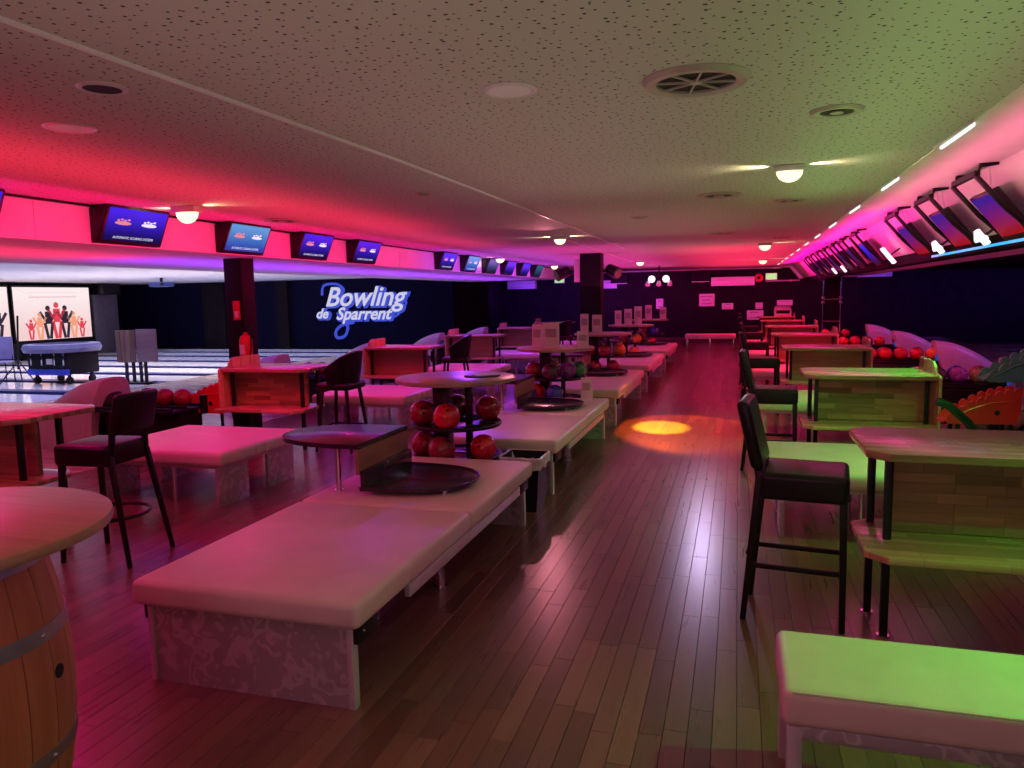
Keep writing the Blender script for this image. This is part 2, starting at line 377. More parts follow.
# ---- floor with planks
fl = struct(obj('floor', box(BM(), (-2.0, 14.0, -0.06), (8.9, 33, 0.08)), M_GAP))
PW, G = 0.092, 0.0009
planks = []
ncol = int(8.8 / PW)
for i in range(ncol):
    x0 = -6.42 + i * PW; y = -1.0 - R.uniform(0, 0.9)
    while y < 30.3:
        L = R.choice((0.62, 0.78, 0.94, 1.1)); planks.append((x0, y, L)); y += L
def plank_bm(L):
    b = BM(); box(b, (0, 0, -0.011), (PW - 2 * G, L - 2 * G, 0.022), 0.0); 
    return b
PM = {}
for L in (0.62, 0.78, 0.94, 1.1):
    b = BM(); hx, hy = PW / 2 - G, L / 2 - G
    v = [b.verts.new(q) for q in ((-hx, -hy, -.02), (hx, -hy, -.02), (hx, hy, -.02), (-hx, hy, -.02), (-hx, -hy, -.001), (hx, -hy, -.001), (hx, hy, -.001), (-hx, hy, -.001), (-hx + .001, -hy + .001, 0), (hx - .001, -hy + .001, 0), (hx - .001, hy - .001, 0), (-hx + .001, hy - .001, 0))]
    for a in (0, 4):
        for k in range(4): b.faces.new((v[a + k], v[a + (k + 1) % 4], v[a + 4 + (k + 1) % 4], v[a + 4 + k]))
    b.faces.new(v[8:12])
    me = bpy.data.meshes.new('plank'); bmesh.ops.recalc_face_normals(b, faces=b.faces); b.to_mesh(me); b.free(); me.materials.append(M_FLOOR); PM[L] = me
def seen(p):
    x, y, L = p; cx, cy = x + PW / 2, y + L / 2
    if cy < 2.1: return 0
    if -2.5 < cx < -1.52 and 2.7 < cy < 8.9: return 0          # under the aisle benches
    if cx > 0.3 and cy < 2.7: return 0
    d = math.hypot(cx, cy)
    lat = cx / cy
    if lat > 0.34 or lat < -1.05: return 0
    return L / d ** 3 * (1.0 if cx > -1.6 else 0.75)
order = sorted(planks, key=seen, reverse=True)
for x, y, L in order[:290]:
    o = bpy.data.objects.new('plank', PM[L]); COL.objects.link(o); o.parent = fl; o.location = (x + PW / 2, y + L / 2, 0)
b = BM(); tl = b.faces.layers.float.new('tint')
for x, y, L in order[290:]:
    vs = [b.verts.new(q) for q in ((x + G, y + G, 0), (x + PW - G, y + G, 0), (x + PW - G, y + L - G, 0), (x + G, y + L - G, 0), (x + G, y + G, -.02), (x + PW - G, y + G, -.02), (x + PW - G, y + L - G, -.02), (x + G, y + L - G, -.02))]
    t = R.random()
    for f in ((0, 1, 2, 3), (0, 4, 5, 1), (1, 5, 6, 2), (2, 6, 7, 3), (3, 7, 4, 0)):
        fc = b.faces.new([vs[k] for k in f]); fc[tl] = t
o = obj('plank_field', b, M_FLOORS, fl, smooth=False); o['kind'] = 'stuff'
# approaches and lanes left / right
struct(obj('floor_approach_left', box(BM(), (-9.2, 11.8, -0.05), (5.5, 26.0, 0.1)), M_APPR))
struct(obj('floor_approach_right', box(BM(), (4.7, 14.0, -0.05), (4.5, 33.0, 0.1)), M_APPR))
def lanes(name, x0, x1, y0, n):
    st = struct(obj(name, box(BM(), ((x0 + x1) / 2, y0 + n * P / 4, -0.14), (x1 - x0, n * P / 2, 0.08)), M_DARK))
    for i in range(n):
        y = y0 + P / 2 * i
        obj('lane', box(BM(), ((x0 + x1) / 2, y + 0.86, -0.05), (x1 - x0, 1.06, 0.1)), M_LANE, st)
        for s in (0.2, 1.52):
            bb = BM(); 
            prof = [(s + 0.115 * math.cos(PI + PI * k / 8), -0.02 + 0.07 * math.sin(PI + PI * k / 8)) for k in range(9)] 
            prof = [(y + a, z) for a, z in prof]
            prism(bb, prof + [(prof[-1][0], -0.1), (prof[0][0], -0.1)], x0, x1, 'x'); obj('gutter', bb, M_GUTTER, st)
        obj('divider_cap', box(BM(), ((x0 + x1) / 2, y + 0.02, -0.04), (x1 - x0, 0.14, 0.1)), mat('navy_cap', (0.03, 0.04, 0.16), 0.3), st)
lanes('floor_lane_left', -21.95, -11.95, 1.0, 13)
lanes('floor_lane_right', 6.95, 18.0, 4.0, 13)
# ---- ceiling
struct(obj('ceiling', box(BM(), (-2.2, 14.2, ZC + 0.05), (6.8, 32.6, 0.1)), ceiling_mat()))
struct(obj('ceiling_plaster_right', box(BM(), (1.365, 14.2, ZC + 0.045), (0.33, 32.6, 0.1)), M_WHITE))
struct(obj('ceiling_lane_left', box(BM(), (-16.5, 11.5, 2.52), (15.2, 26.6, 0.08)), M_WHITE))
struct(obj('ceiling_lane_right', box(BM(), (11.0, 14.2, 2.4), (14.2, 32.6, 0.08)), M_DARKWALL))
# left bulkhead: upright face, wide underside
b = BM(); prism(b, [(-5.6, ZC + 0.02), (-5.6, 2.25), (-8.85, 2.25), (-8.85, ZC + 0.02)], -2.0, 24.5, 'y')
bl = struct(obj('wall_bulkhead_left', b, M_WHITE))
for y in (2.6, 4.95, 7.3, 9.65, 12.0):
    obj('panel_joint', box(BM(), (-5.598, y, 2.42), (0.006, 0.012, 0.33)), M_STEEL, bl)
obj('shadow_gap', box(BM(), (-5.59, 12.0, ZC - 0.012), (0.02, 26, 0.02)), M_BLACK, bl)
# right bulkhead: shallow recess, sloping face, dark beam below
b = BM(); prism(b, [(1.53, ZC + 0.03), (1.84, ZC + 0.03), (2.2, 2.18), (2.26, 2.18), (2.26, ZC + 0.1), (1.53, ZC + 0.1)], -2.0, 30.4, 'y')
br_ = struct(obj('wall_bulkhead_right', b, M_WHITE))
obj('lower_beam', box(BM(), (2.32, 14.2, 2.115), (0.2, 32.4, 0.13)), M_DARKWALL, br_)
struct(obj('ceiling_soffit_right', box(BM(), (3.3, 14.2, 2.25), (1.8, 32.4, 0.06)), M_WHITE))
o = obj('led_strip', box(BM(), (2.235, 5.7, 2.09), (0.03, 9.0, 0.025)), M_BLUELED); tag(o, 'glowing blue led strip along the dark beam over the right lanes', 'led strip')
# ---- walls
struct(obj('wall_back', box(BM(), (4.4, 30.5, 1.2), (28.0, 0.2, 3.2)), M_DARKWALL))
struct(obj('wall_sign', box(BM(), (-16.7, 24.75, 1.2), (14.4, 0.3, 2.9)), M_NAVY))
struct(obj('wall_return', box(BM(), (-9.55, 27.6, 1.2), (0.1, 5.6, 2.9)), M_DARKWALL))
struct(obj('wall_left', box(BM(), (-23.9, 11.5, 1.2), (0.2, 27, 2.9)), M_DARKWALL))
struct(obj('wall_right', box(BM(), (18.3, 14.2, 1.2), (0.2, 33, 2.9)), M_NAVY))
struct(obj('wall_rear', box(BM(), (-3, -2.2, 1.2), (42.0, 0.2, 3.2)), M_DARKWALL))
# masking panel and pillar behind on sign wall
for x, wd in ((-19.2, 1.0), (-16.2, 0.5)):
    struct(obj('wall_pilaster', box(BM(), (x, 24.5, 1.2), (wd, 0.25, 2.5)), M_DARKWALL))
# ================================================================ CEILING FITTINGS
def strip(pts, label):
    bb = BM()
    for a, c in zip(pts, pts[1:]): bar(bb, (*a, ZC - 0.006), (*c, ZC - 0.006), 0.02, 0.012)
    tag(obj('ceiling_trim_strip', bb, M_WPLAST), label, 'trim strip')
strip([(-2.28, 0.3), (-2.12, 4.6), (-2.08, 9.0), (-2.11, 14.6)], 'long thin white strip running along the perforated ceiling')
strip([(-2.62, 11.6), (-2.68, 15.0), (-2.74, 20.7)], 'short thin white strip ending over the black pillar')
def ring_profile(ri, ro, h): return [(ri, 0.0), (ri, -h * 0.7), (ri + 0.012, -h), (ro - 0.015, -h), (ro, -0.004), (ro, 0.0)]
t = thing('ceiling_diffuser', 'large round ceiling diffuser with open spokes', 'air vent', (-0.185, 3.39, ZC))
bb = BM(); lathe(bb, ring_profile(0.165, 0.225, 0.022), n=40); obj('outer_ring', bb, M_VENT, t)
bb = BM(); cyl(bb, (0, 0, -0.004), (0, 0, -0.002), 0.166, n=32); obj('dark_throat', bb, M_DARK, t)
for k in range(8):
    a = k * PI / 4 + 0.2; obj('spoke', bar(BM(), (0.02 * math.cos(a), 0.02 * math.sin(a), -0.012), (0.168 * math.cos(a), 0.168 * math.sin(a), -0.012), 0.008, 0.008), M_VENT, t)
bb = BM(); cyl(bb, (0, 0, -0.018), (0, 0, -0.006), 0.024, n=16); obj('hub', bb, M_VENT, t)
def vent(x, y, r, label, dark=True):
    t = thing('round_ceiling_vent', label, 'air vent', (x, y, ZC))
    bb = BM(); lathe(bb, ring_profile(r * 0.62, r, 0.016), n=28); obj('ring', bb, M_VENT, t)
    bb = BM(); cyl(bb, (0, 0, -0.006), (0, 0, -0.003), r * 0.64, n=24); obj('throat', bb, M_DARK, t)
    bb = BM(); cyl(bb, (0, 0, -0.016), (0, 0, -0.01), r * 0.25, n=20); obj('centre_disc', bb, M_VENT, t)
vent(0.46, 4.2, 0.13, 'small steel ceiling vent close to the green lit edge')
vent(-0.18, 7.3, 0.2, 'flat round vent on ceiling behind the domed emergency light')
vent(0.47, 8.0, 0.15, 'slim round vent between the two emergency lights')
vent(-4.85, 7.4, 0.2, 'round vent on the red ceiling by the left bulkhead')
vent(-2.59, 6.08, 0.06, 'tiny round vent left of the thin white strip')
vent(-0.22, 11.9, 0.2, 'far round vent over the middle of the aisle')
vent(-1.11, 8.96, 0.1, 'little round vent over the aisle beside the white strip')
vent(0.7, 13.4, 0.16, 'round vent near the far strip lamps')
def plate(x, y, r, label):
    t = thing('ceiling_cover_plate', label, 'cover plate', (x, y, ZC))
    bb = BM(); lathe(bb, ring_profile(r * 0.78, r, 0.012), n=32); obj('rim', bb, M_STEEL, t)
    bb = BM(); cyl(bb, (0, 0, -0.008), (0, 0, -0.001), r * 0.8, n=28); obj('disc', bb, M_WPLAST, t)
plate(-0.965, 3.26, 0.12, 'flat round cover plate near the ceiling diffuser')
plate(-3.26, 3.13, 0.125, 'flat round cover plate on the reddish ceiling left of the strip')
t = thing('ceiling_speaker', 'recessed dark round ceiling speaker with pale ring', 'speaker', (-2.55, 2.63, ZC))
bb = BM(); lathe(bb, ring_profile(0.075, 0.1, 0.012), n=32); obj('ring', bb, M_STEEL, t)
bb = BM(); cyl(bb, (0, 0, -0.006), (0, 0, -0.001), 0.077, n=28); obj('grille', bb, M_DARK, t)
def emergency(x, y, label, p=5.0, s=1.0):
    t = thing('emergency_light', label, 'emergency light', (x, y, ZC))
    obj('housing', box(BM(), (0, 0, -0.022 * s), (0.2 * s, 0.1 * s, 0.044 * s), 0.008), M_STEEL, t)
    bb = BM(); cc = []
    sph(bb, (0, 0, -0.044 * s), 0.09 * s, 20, 10, (1, 0.55, 0.85))
    bmesh.ops.bisect_plane(bb, geom=bb.verts[:] + bb.edges[:] + bb.faces[:], plane_co=(0, 0, -0.044 * s), plane_no=(0, 0, 1), clear_outer=True)
    obj('dome_lens', bb, M_LAMP, t)
    for sx in (-1, 1):
        l = spot('emergency_beam', (x + sx * 0.13 * s, y, ZC - 0.035 * s), (x + sx * 1.0, y, ZC + 0.12), (1, 0.8, 0.42), p * 1.6, 95, 1.0, 0.02)
emergency(0.34, 5.85, 'domed emergency light glowing on the green part of the ceiling', 9)
emergency(0.46, 14.7, 'domed emergency light over the red end of the aisle', 10, 1.15)
emergency(0.63, 21.6, 'domed emergency light farthest along the aisle ceiling', 8, 1.15)
emergency(-2.6, 11.3, 'domed emergency light beside the thin white strip', 7)
emergency(-2.5, 20.3, 'domed emergency light past the black pillar', 6, 1.1)
emergency(-4.95, 6.0, 'boxy emergency light by the left bulkhead screens', 4, 1.3)
emergency(-5.1, 16.2, 'emergency light among the far left screens', 5, 1.1)
emergency(-5.0, 21.0, 'emergency light past the last left screen', 5, 1.1)
# strip lamps at the right ceiling edge
for i in range(13):
    y = 1.05 + 2.02 * i
    t = thing('edge_strip_lamp', 'short white strip lamp at the right ceiling edge, %s from the camera end' % (ORD + ['thirteenth'])[i] if False else 'short strip lamp set along the edge of the perforated ceiling', 'strip lamp', (1.185, y, ZC), group='strip lamps along the ceiling edge')
    obj('housing', box(BM(), (0.0, 0, -0.008), (0.034, 0.74, 0.016), 0.003), M_STEEL, t)
    obj('tube', box(BM(), (0.024, 0, -0.016), (0.02, 0.68, 0.024), 0.006), M_TUBE, t)

# ================================================================ SCREENS
M_SCRB = screen_mat('screen_blue', (0.004, 0.004, 0.09), (0.012, 0.02, 0.95), 0.85, 'Z')
M_SCRC = screen_mat('screen_cyan', (0.03, 0.06, 0.5), (0.05, 0.4, 0.85), 0.8, 'Z')
M_SCRG = screen_mat('screen_teal', (0.005, 0.02, 0.06), (0.02, 0.16, 0.3), 0.7, 'Z')
def left_screen(y, m, label, full=True):
    t = thing('score_screen', label, 'screen', (-5.6, y, 2.26), 0, 'score screens on the left bulkhead')
    W, H = 0.78, 0.37; tilt = math.radians(24)
    fr = Matrix.Rotation(0, 4, 'X')
    # frame leaning out at the top; local face plane: u along +y (to the right seen from the room = -y?), v up
    ux = Vector((0, 1, 0)); vz = Vector((math.sin(tilt), 0, math.cos(tilt))); nx = ux.cross(vz)   # nx faces the room, tipped down
    base = Vector((0.05, 0, 0.0))
    mx = Matrix((( ux.x, vz.x, nx.x, base.x), (ux.y, vz.y, nx.y, base.y), (ux.z, vz.z, nx.z, base.z), (0, 0, 0, 1)))
    bb = BM(); prism(bb, [(0.0, 0.0), (0.055, 0.0), (0.055 + H * math.sin(tilt), H * math.cos(tilt)), (0.0, H * math.cos(tilt) - 0.03)], -W / 2, W / 2, 'y', 0.006); obj('casing', bb, M_BLACK, t)
    bb = BM(); box(bb, (0, H / 2, 0.012), (W - 0.02, H - 0.012, 0.02), 0.003); bmesh.ops.transform(bb, matrix=mx, verts=bb.verts); fo = obj('bezel', bb, M_BLACK, t)
    bb = BM(); box(bb, (0, H / 2 + 0.012, 0.023), (W - 0.07, H - 0.06, 0.004)); bmesh.ops.transform(bb, matrix=mx, verts=bb.verts); so = obj('display', bb, m, t, smooth=False)
    if full:
        for s, q, sz, tx in (('caption', (0, 0.075), 0.034, 'AUTOMATIC SCORING SYSTEMS'),):
            text('caption', tx, sz, M_TXT, so, mx @ Matrix.Translation((q[0], q[1], 0.0262)), 0.0004)
        for u, c in ((-0.17, emis('logo_red', (0.8, 0.3, 0.35), 0.8)), (0.15, M_TXT)):
            bb = BM(); prism(bb, [(0.1 * math.cos(k * PI / 6), 0.018 * math.sin(k * PI / 6)) for k in range(12)], 0, 0.0006)
            for k in range(4): box(bb, (-0.06 + 0.04 * k, 0.026 + 0.008 * (k % 2), 0.0005), (0.03, 0.016, 0.0008))
            bmesh.ops.transform(bb, matrix=mx @ Matrix.Translation((u, 0.215, 0.026)), verts=bb.verts); obj('logo', bb, c, so)
    return t
LS = [(4.15, M_SCRB), (5.9, M_SCRB), (7.6, M_SCRC), (9.08, M_SCRB), (10.55, M_SCRB), (13.95, M_SCRB), (15.35, M_SCRC), (16.75, M_SCRG), (18.15, M_SCRB), (19.55, M_SCRB), (20.95, M_SCRG)]
LLAB = ['blue score screen on left bulkhead before the boxy emergency light, first of the row', 'blue score screen beside the boxy emergency light on the left bulkhead', 'light blue score screen above the black pillar with the extinguisher',
        'blue score screen next after the light blue screen over the pillar', 'blue score screen last before the empty stretch of left bulkhead', 'blue score screen first after the empty stretch of left bulkhead',
        'bright cyan score screen second after the empty stretch of bulkhead', 'dark teal score screen between the cyan and blue far screens', 'blue score screen ninth along the left bulkhead', 'blue score screen tenth along the left bulkhead', 'dark teal score screen ending the left bulkhead row']
for i, (y, m) in enumerate(LS): left_screen(y, m, LLAB[i], i < 7)
M_SCRR = screen_mat('screen_blue_red', (0.55, 0.01, 0.02), (0.05, 0.02, 0.5), 0.55, 'Z')
M_SCRK = screen_mat('screen_dim', (0.02, 0.004, 0.02), (0.03, 0.02, 0.3), 0.5, 'Z')
SLOPE = Vector((0.36, 0, -0.45)).normalized(); SNORM = Vector((-0.45, 0, -0.36)).normalized()
def right_screen(y, m, label):
    t = thing('hanging_score_screen', label, 'screen', (1.84, y, ZC + 0.03), 0, 'score screens on the right bulkhead')
    W, H = 0.6, 0.44
    sl, n, u = SLOPE, SNORM, Vector((0, -1, 0))
    c = sl * 0.36 + n * 0.12
    mx = Matrix(((u.x, -sl.x, n.x, c.x), (u.y, -sl.y, n.y, c.y), (u.z, -sl.z, n.z, c.z), (0, 0, 0, 1)))
    bb = BM(); box(bb, (0, 0, 0), (W, H, 0.05), 0.008); bmesh.ops.transform(bb, matrix=mx, verts=bb.verts); obj('casing', bb, M_BLACK, t)
    bb = BM(); box(bb, (0, 0.01, 0.026), (W - 0.05, H - 0.06, 0.004)); bmesh.ops.transform(bb, matrix=mx, verts=bb.verts); obj('display', bb, m, t, smooth=False)
    for s in (-1, 1):
        bb = BM(); e = Vector((0, s * (W / 2 + 0.02), 0))
        tube(bb, [sl * 0.0 + n * 0.0 + e, sl * -0.06 + n * 0.1 + e, sl * -0.02 + n * 0.17 + e, sl * 0.3 + n * 0.16 + e, sl * 0.56 + n * 0.12 + e], 0.02, 8); obj('arm', bb, M_BLACK, t)
    bb = BM(); bar(bb, sl * -0.03 + n * 0.15 + Vector((0, -W / 2 - 0.02, 0)), sl * -0.03 + n * 0.15 + Vector((0, W / 2 + 0.02, 0)), 0.04); obj('crossbar', bb, M_BLACK, t)
    for q0, q1 in ((0.1, 0.1), (-0.12, -0.05)): bb = BM(); bar(bb, sl * 0.0 + n * 0.01 + Vector((0, q0, 0)), sl * 0.2 + n * 0.1 + Vector((0, q1, 0)), 0.012); obj('cable', bb, M_WPLAST, t)
    return t
RS = [(6.85, M_SCRR), (8.25, M_SCRR), (9.85, M_SCRR), (12.9, M_SCRB), (14.4, M_SCRK), (15.7, M_SCRK), (17.2, M_SCRK), (18.7, M_SCRK), (20.2, M_SCRK), (21.7, M_SCRK)]
RLAB = ['blue and red score screen on a black arm, first over the right lanes', 'blue and red score screen between its two neighbours by the lit numbers', 'blue and red score screen next to the lit number one', 'bright blue score screen just past the lit number one'] + ['dim score screen of the far row above the right lanes'] * 6
for i, (y, m) in enumerate(RS): right_screen(y, m, RLAB[i])
def lane_number(y, s, label, size=0.19):
    u = Vector((0, -1, 0)); sl = -SLOPE; n = SNORM
    pos = Vector((1.84, y, ZC + 0.03)) - sl * (0.46 if size > 0.3 else 0.5) + n * 0.17
    mx = Matrix(((u.x, sl.x, n.x, pos.x), (u.y, sl.y, n.y, pos.y), (u.z, sl.z, n.z, pos.z), (0, 0, 0, 1))) @ Matrix.Diagonal((2.6, 1, 1, 1))
    o = text('lane_number', s, size, M_LANENUM, None, mx, 0.01, 0, 0.012)
    bb = BM(); cyl(bb, (0, 0, -0.17), (0, 0, -0.005), 0.012, n=8); obj('mount', bb, M_BLACK, o); tag(o, label, 'number sign', 'lit lane numbers on the right bulkhead')
lane_number(7.55, '4', 'lit number four between the first two hanging screens')
lane_number(9.05, '4', 'lit number four between second and third hanging screens')
lane_number(11.6, '1', 'lit number one alone on the pink sloping bulkhead', 0.36)
lane_number(16.45, '1', 'small lit numeral among the far hanging screens'); lane_number(17.95, '1', 'small lit numeral among the far hanging screens')

# ================================================================ AISLE BENCHES
def rounded_cushion(bm, x0, x1, y0, y1, z0, z1, bev=0.03):
    c = ((x0 + x1) / 2, (y0 + y1) / 2, (z0 + z1) / 2)
    return box(bm, c, (x1 - x0, y1 - y0, z1 - z0), bev, None, 4)
BL_ = 2.63
def aisle_bench():
    t = thing('aisle_bench', '', 'bench', (-2.015, 2.64, 0), 0, 'cream benches along the aisle')
    for a, c in ((-0.05, BL_ / 2 - 0.004), (BL_ / 2 + 0.004, BL_ + 0.05)):
        obj('cushion', rounded_cushion(BM(), -0.565, 0.565, a, c, 0.365, 0.482, 0.032), M_LEATHER, t)
    obj('base_board', box(BM(), (0, BL_ / 2, 0.35), (0.98, BL_ - 0.1, 0.03)), M_BLACK, t)
    for y in (0.015, BL_ - 0.015):
        p = obj('end_panel', box(BM(), (0, y, 0.18), (0.98, 0.03, 0.36)), M_SWIRL, t)
        for x in (-0.5, 0.5): obj('edge_trim', box(BM(), (x, y, 0.18), (0.03, 0.045, 0.36), 0.003), M_STEEL, p)
    for x in (-0.525, 0.525):
        obj('side_rail', box(BM(), (x * 1.03, BL_ / 2 + 0.1, 0.335), (0.03, BL_ - 0.75, 0.062), 0.004), M_STEEL, t)
        for y in (0.1, BL_ - 0.1):
            br = obj('corner_bracket', box(BM(), (x, y, 0.325), (0.03, 0.2, 0.08), 0.006), M_BLACK, t)
            for q in (-0.06, 0.06): obj('bolt', cyl(BM(), (x + math.copysign(0.014, x), y + q, 0.335), (x + math.copysign(0.022, x), y + q, 0.335), 0.007, n=8), M_CHROME, br)
    for x in (-0.36, 0.36):
        lg = BM(); cyl(lg, (x, BL_ / 2, 0.02), (x, BL_ / 2, 0.345), 0.025, n=14); cyl(lg, (x, BL_ / 2, 0), (x, BL_ / 2, 0.02), 0.04, n=14); obj('leg', lg, M_CHROME, t)
    return t
bench0 = aisle_bench()
BLAB = ['long cream bench with swirled metal ends beside the wine barrel', 'long cream bench with a waste bin at its end', 'long cream bench third along the aisle from the barrel', 'long cream bench fourth along the aisle by the black pillar', 'long cream bench last along the aisle before the back bench']
for k in range(5):
    if k == 0: bench0['label'] = BLAB[0]
    else: dup(bench0, (-2.015, 2.64 + P * k, 0), 0, BLAB[k])
# table units standing on the aisle benches
def dshape(xs, L, ext, n=18):
    """straight edge on x=0 from y=0..L, half superellipse bulging to ext*xs"""
    pts = [(0, 0)]
    for k in range(n + 1):
        a = -PI / 2 + PI * k / n; ca, sa = math.cos(a), math.sin(a)
        pts.append((xs * ext * abs(ca) ** 0.75, L / 2 + L / 2 * math.copysign(abs(sa) ** 0.85, sa)))
    pts.append((0, L)); return pts
def bench_table():
    t = thing('bench_table', '', 'table', (-2.25, 4.12, 0.482), 0, 'split level tables on the aisle benches')
    top = BM(); prism(top, dshape(-1, 0.74, 0.72), 0.292, 0.325, 'z', 0.005); o = obj('upper_top', top, M_LAM, t)
    bb = BM(); obj('divider', box(BM(), (-0.012, 0.37, 0.212), (0.022, 0.74, 0.16), 0.002), M_DIV, t)
    obj('lower_divider', box(BM(), (0.014, 0.375, 0.09), (0.03, 0.72, 0.13), 0.003), M_LAM, t)
    tr = BM(); prism(tr, dshape(1, 0.74, 0.64), 0.03, 0.05, 'z', 0.004); tr = obj('tray', tr, M_LAM, t)
    rim = BM(); pts = dshape(1, 0.74, 0.64); tube(rim, [(x, y, 0.052) for x, y in pts[1:-1]], 0.007, 6); obj('tray_rim', rim, M_LAM, tr)
    for x, y, h in ((-0.2, 0.1, 0.295), (-0.2, 0.64, 0.295), (0.5, 0.18, 0.032), (0.5, 0.56, 0.032)):
        p = BM(); cyl(p, (x, y, 0.004), (x, y, h), 0.017 if h > 0.1 else 0.02, n=14); cyl(p, (x, y, 0), (x, y, 0.006), 0.03, n=14); obj('post', p, M_CHROME, t)
    return t
bt0 = bench_table()
for k in range(5):
    lab = 'black split level table with chrome posts on the %s' % ['bench beside the wine barrel', 'bench beside the waste bin', 'third aisle bench', 'fourth aisle bench by the pillar', 'last aisle bench']
    lab = 'black split level table with chrome posts on the ' + ['bench beside the wine barrel', 'bench beside the waste bin', 'third aisle bench', 'fourth aisle bench by the pillar', 'last aisle bench'][k]
    if k == 0: bt0['label'] = lab
    else: dup(bt0, (-2.25, 4.12 + P * k, 0.482), 0, lab)

# ================================================================ BALLS
BALLM = {'red': ball_mat('ball_red', (0.58, 0.008, 0.02), (0.7, 0.015, 0.035)), 'maroon': ball_mat('ball_maroon', (0.26, 0.012, 0.03), (0.36, 0.03, 0.05)), 'dark': ball_mat('ball_dark', (0.04, 0.02, 0.03), (0.16, 0.06, 0.08)),
         'green': ball_mat('ball_green', (0.03, 0.3, 0.08), (0.12, 0.5, 0.2)), 'blue': ball_mat('ball_blue', (0.03, 0.05, 0.35), (0.08, 0.12, 0.6)), 'orange': ball_mat('ball_orange', (0.9, 0.18, 0.02), (0.95, 0.4, 0.08)),
         'purple': ball_mat('ball_purple', (0.16, 0.03, 0.25), (0.4, 0.1, 0.5)), 'yellowgreen': ball_mat('ball_marbled', (0.35, 0.4, 0.06), (0.06, 0.2, 0.08)), 'pink': ball_mat('ball_pink', (0.8, 0.25, 0.3), (0.9, 0.55, 0.3))}
BPROTO = {}
def ball(col, loc, label, group, r=0.108):
    if col not in BPROTO:
        t = thing('bowling_ball', label, 'bowling ball', loc, 0, group)
        bb = BM(); sph(bb, (0, 0, 0), 0.108, 28, 18); s = obj('sphere', bb, BALLM[col], t)
        d = Vector((0.25, -0.55, 0.8)).normalized(); u = d.cross(Vector((0, 0, 1))).normalized(); v = d.cross(u)
        for a, c in ((0.018, 0.0), (-0.018, 0.0), (0.0, 0.045)):
            q = (d + (u * a + v * c) / 0.108).normalized()
            obj('finger_hole', cyl(BM(), q * 0.1, q * 0.1086, 0.011, n=10), M_DARK, s)
        BPROTO[col] = t; o = t
    else:
        o = dup(BPROTO[col], loc, None, label); o['group'] = group
    o.rotation_euler = (R.uniform(-.4, .4), R.uniform(-.4, .4), R.uniform(-.6, .6)); return o
# ---- round ball racks in the gaps between the aisle benches
def ball_rack():
    t = thing('round_ball_rack', '', 'ball rack', (-2.2, 5.71, 0), 0, 'round topped ball racks between the benches')
    bb = BM(); lathe(bb, [(0, 1.028), (0.47, 1.028), (0.49, 1.035), (0.49, 1.06), (0.48, 1.066), (0, 1.066)], n=48); obj('round_top', bb, M_RACKTOP, t, doubles=True)
    obj('column', box(BM(), (-0.15, 0.08, 0.515), (0.13, 0.13, 1.03), 0.004), M_BLACK, t)
    obj('rear_column', box(BM(), (0.08, 0.08, 0.515), (0.05, 0.05, 1.03), 0.004), M_BLACK, t)
    for z in (0.40, 0.665):
        tr = BM(); lathe(tr, [(0.13, 0), (0.36, 0), (0.36, 0.012), (0.13, 0.012), (0.13, 0)], (0, 0, z), 40); o = obj('tier', tr, M_BLACK, t, doubles=True)
        rm = BM(); tube(rm, [(0.36 * math.cos(a * PI / 20), 0.36 * math.sin(a * PI / 20), z + 0.02) for a in range(40)], 0.014, 8, True); obj('tier_rim', rm, M_BLACK, o)
        for k in range(6):
            a = 0.4 + k * PI / 3; rr = BM(); tube(rr, [(0.27 * math.cos(a) + 0.075 * math.cos(q * PI / 8), 0.27 * math.sin(a) + 0.075 * math.sin(q * PI / 8), z + 0.018) for q in range(16)], 0.009, 6, True); obj('ball_seat', rr, M_BLACK, o)
    bb = BM(); cyl(bb, (0, 0, 0), (0, 0, 0.02), 0.36, n=36); obj('foot_plate', bb, M_BLACK, t)
    return t
rk0 = ball_rack()
RKL = ['round topped black ball rack with red balls behind the first aisle bench', 'round topped ball rack with a blue ball beyond the second aisle bench', 'round topped ball rack with dark red balls in front of the pillar', 'round topped ball rack after the fourth aisle bench', 'round topped ball rack after the last aisle bench']
for k in range(5):
    if k == 0: rk0['label'] = RKL[0]
    else: dup(rk0, (-2.2, 5.71 + P * k, 0), 0, RKL[k])
UP, LO = 0.665 + 0.027 + 0.085, 0.40 + 0.027 + 0.085
RB = [([('maroon', -0.25, -0.12), ('red', 0.02, -0.27), ('maroon', 0.2, 0.22), ('dark', -0.1, 0.26)], [('maroon', -0.26, -0.08), ('maroon', -0.03, -0.27), ('red', 0.27, -0.13)]),
      ([('maroon', -0.26, -0.1), ('yellowgreen', -0.1, 0.25), ('dark', 0.0, -0.28), ('purple', 0.17, -0.05), ('green', 0.27, 0.16)], [('red', -0.2, -0.18), ('blue', 0.05, -0.27)]),
      ([('maroon', -0.2, -0.2), ('maroon', 0.06, -0.27), ('orange', 0.27, 0.08), ('dark', -0.1, 0.27)], [('maroon', -0.1, -0.25), ('maroon', 0.2, -0.2)]),
      ([('orange', 0.15, -0.22), ('maroon', -0.15, -0.22), ('dark', 0.2, 0.18)], [('orange', 0.1, -0.25), ('purple', -0.2, -0.18)]),
      ([('blue', 0.15, -0.22), ('maroon', -0.15, -0.22)], [('red', 0.1, -0.25)])]
for k, (up, lo) in enumerate(RB):
    for lev, z, L in (('upper', UP, up), ('lower', LO, lo)):
        for c, x, y in L:
            ball(c, (-2.2 + x, 5.71 + P * k + y, z), '%s bowling ball on the %s tier of the %s round rack' % (c if c != 'yellowgreen' else 'green marbled', lev, ORD[k]), 'bowling balls on the round racks')
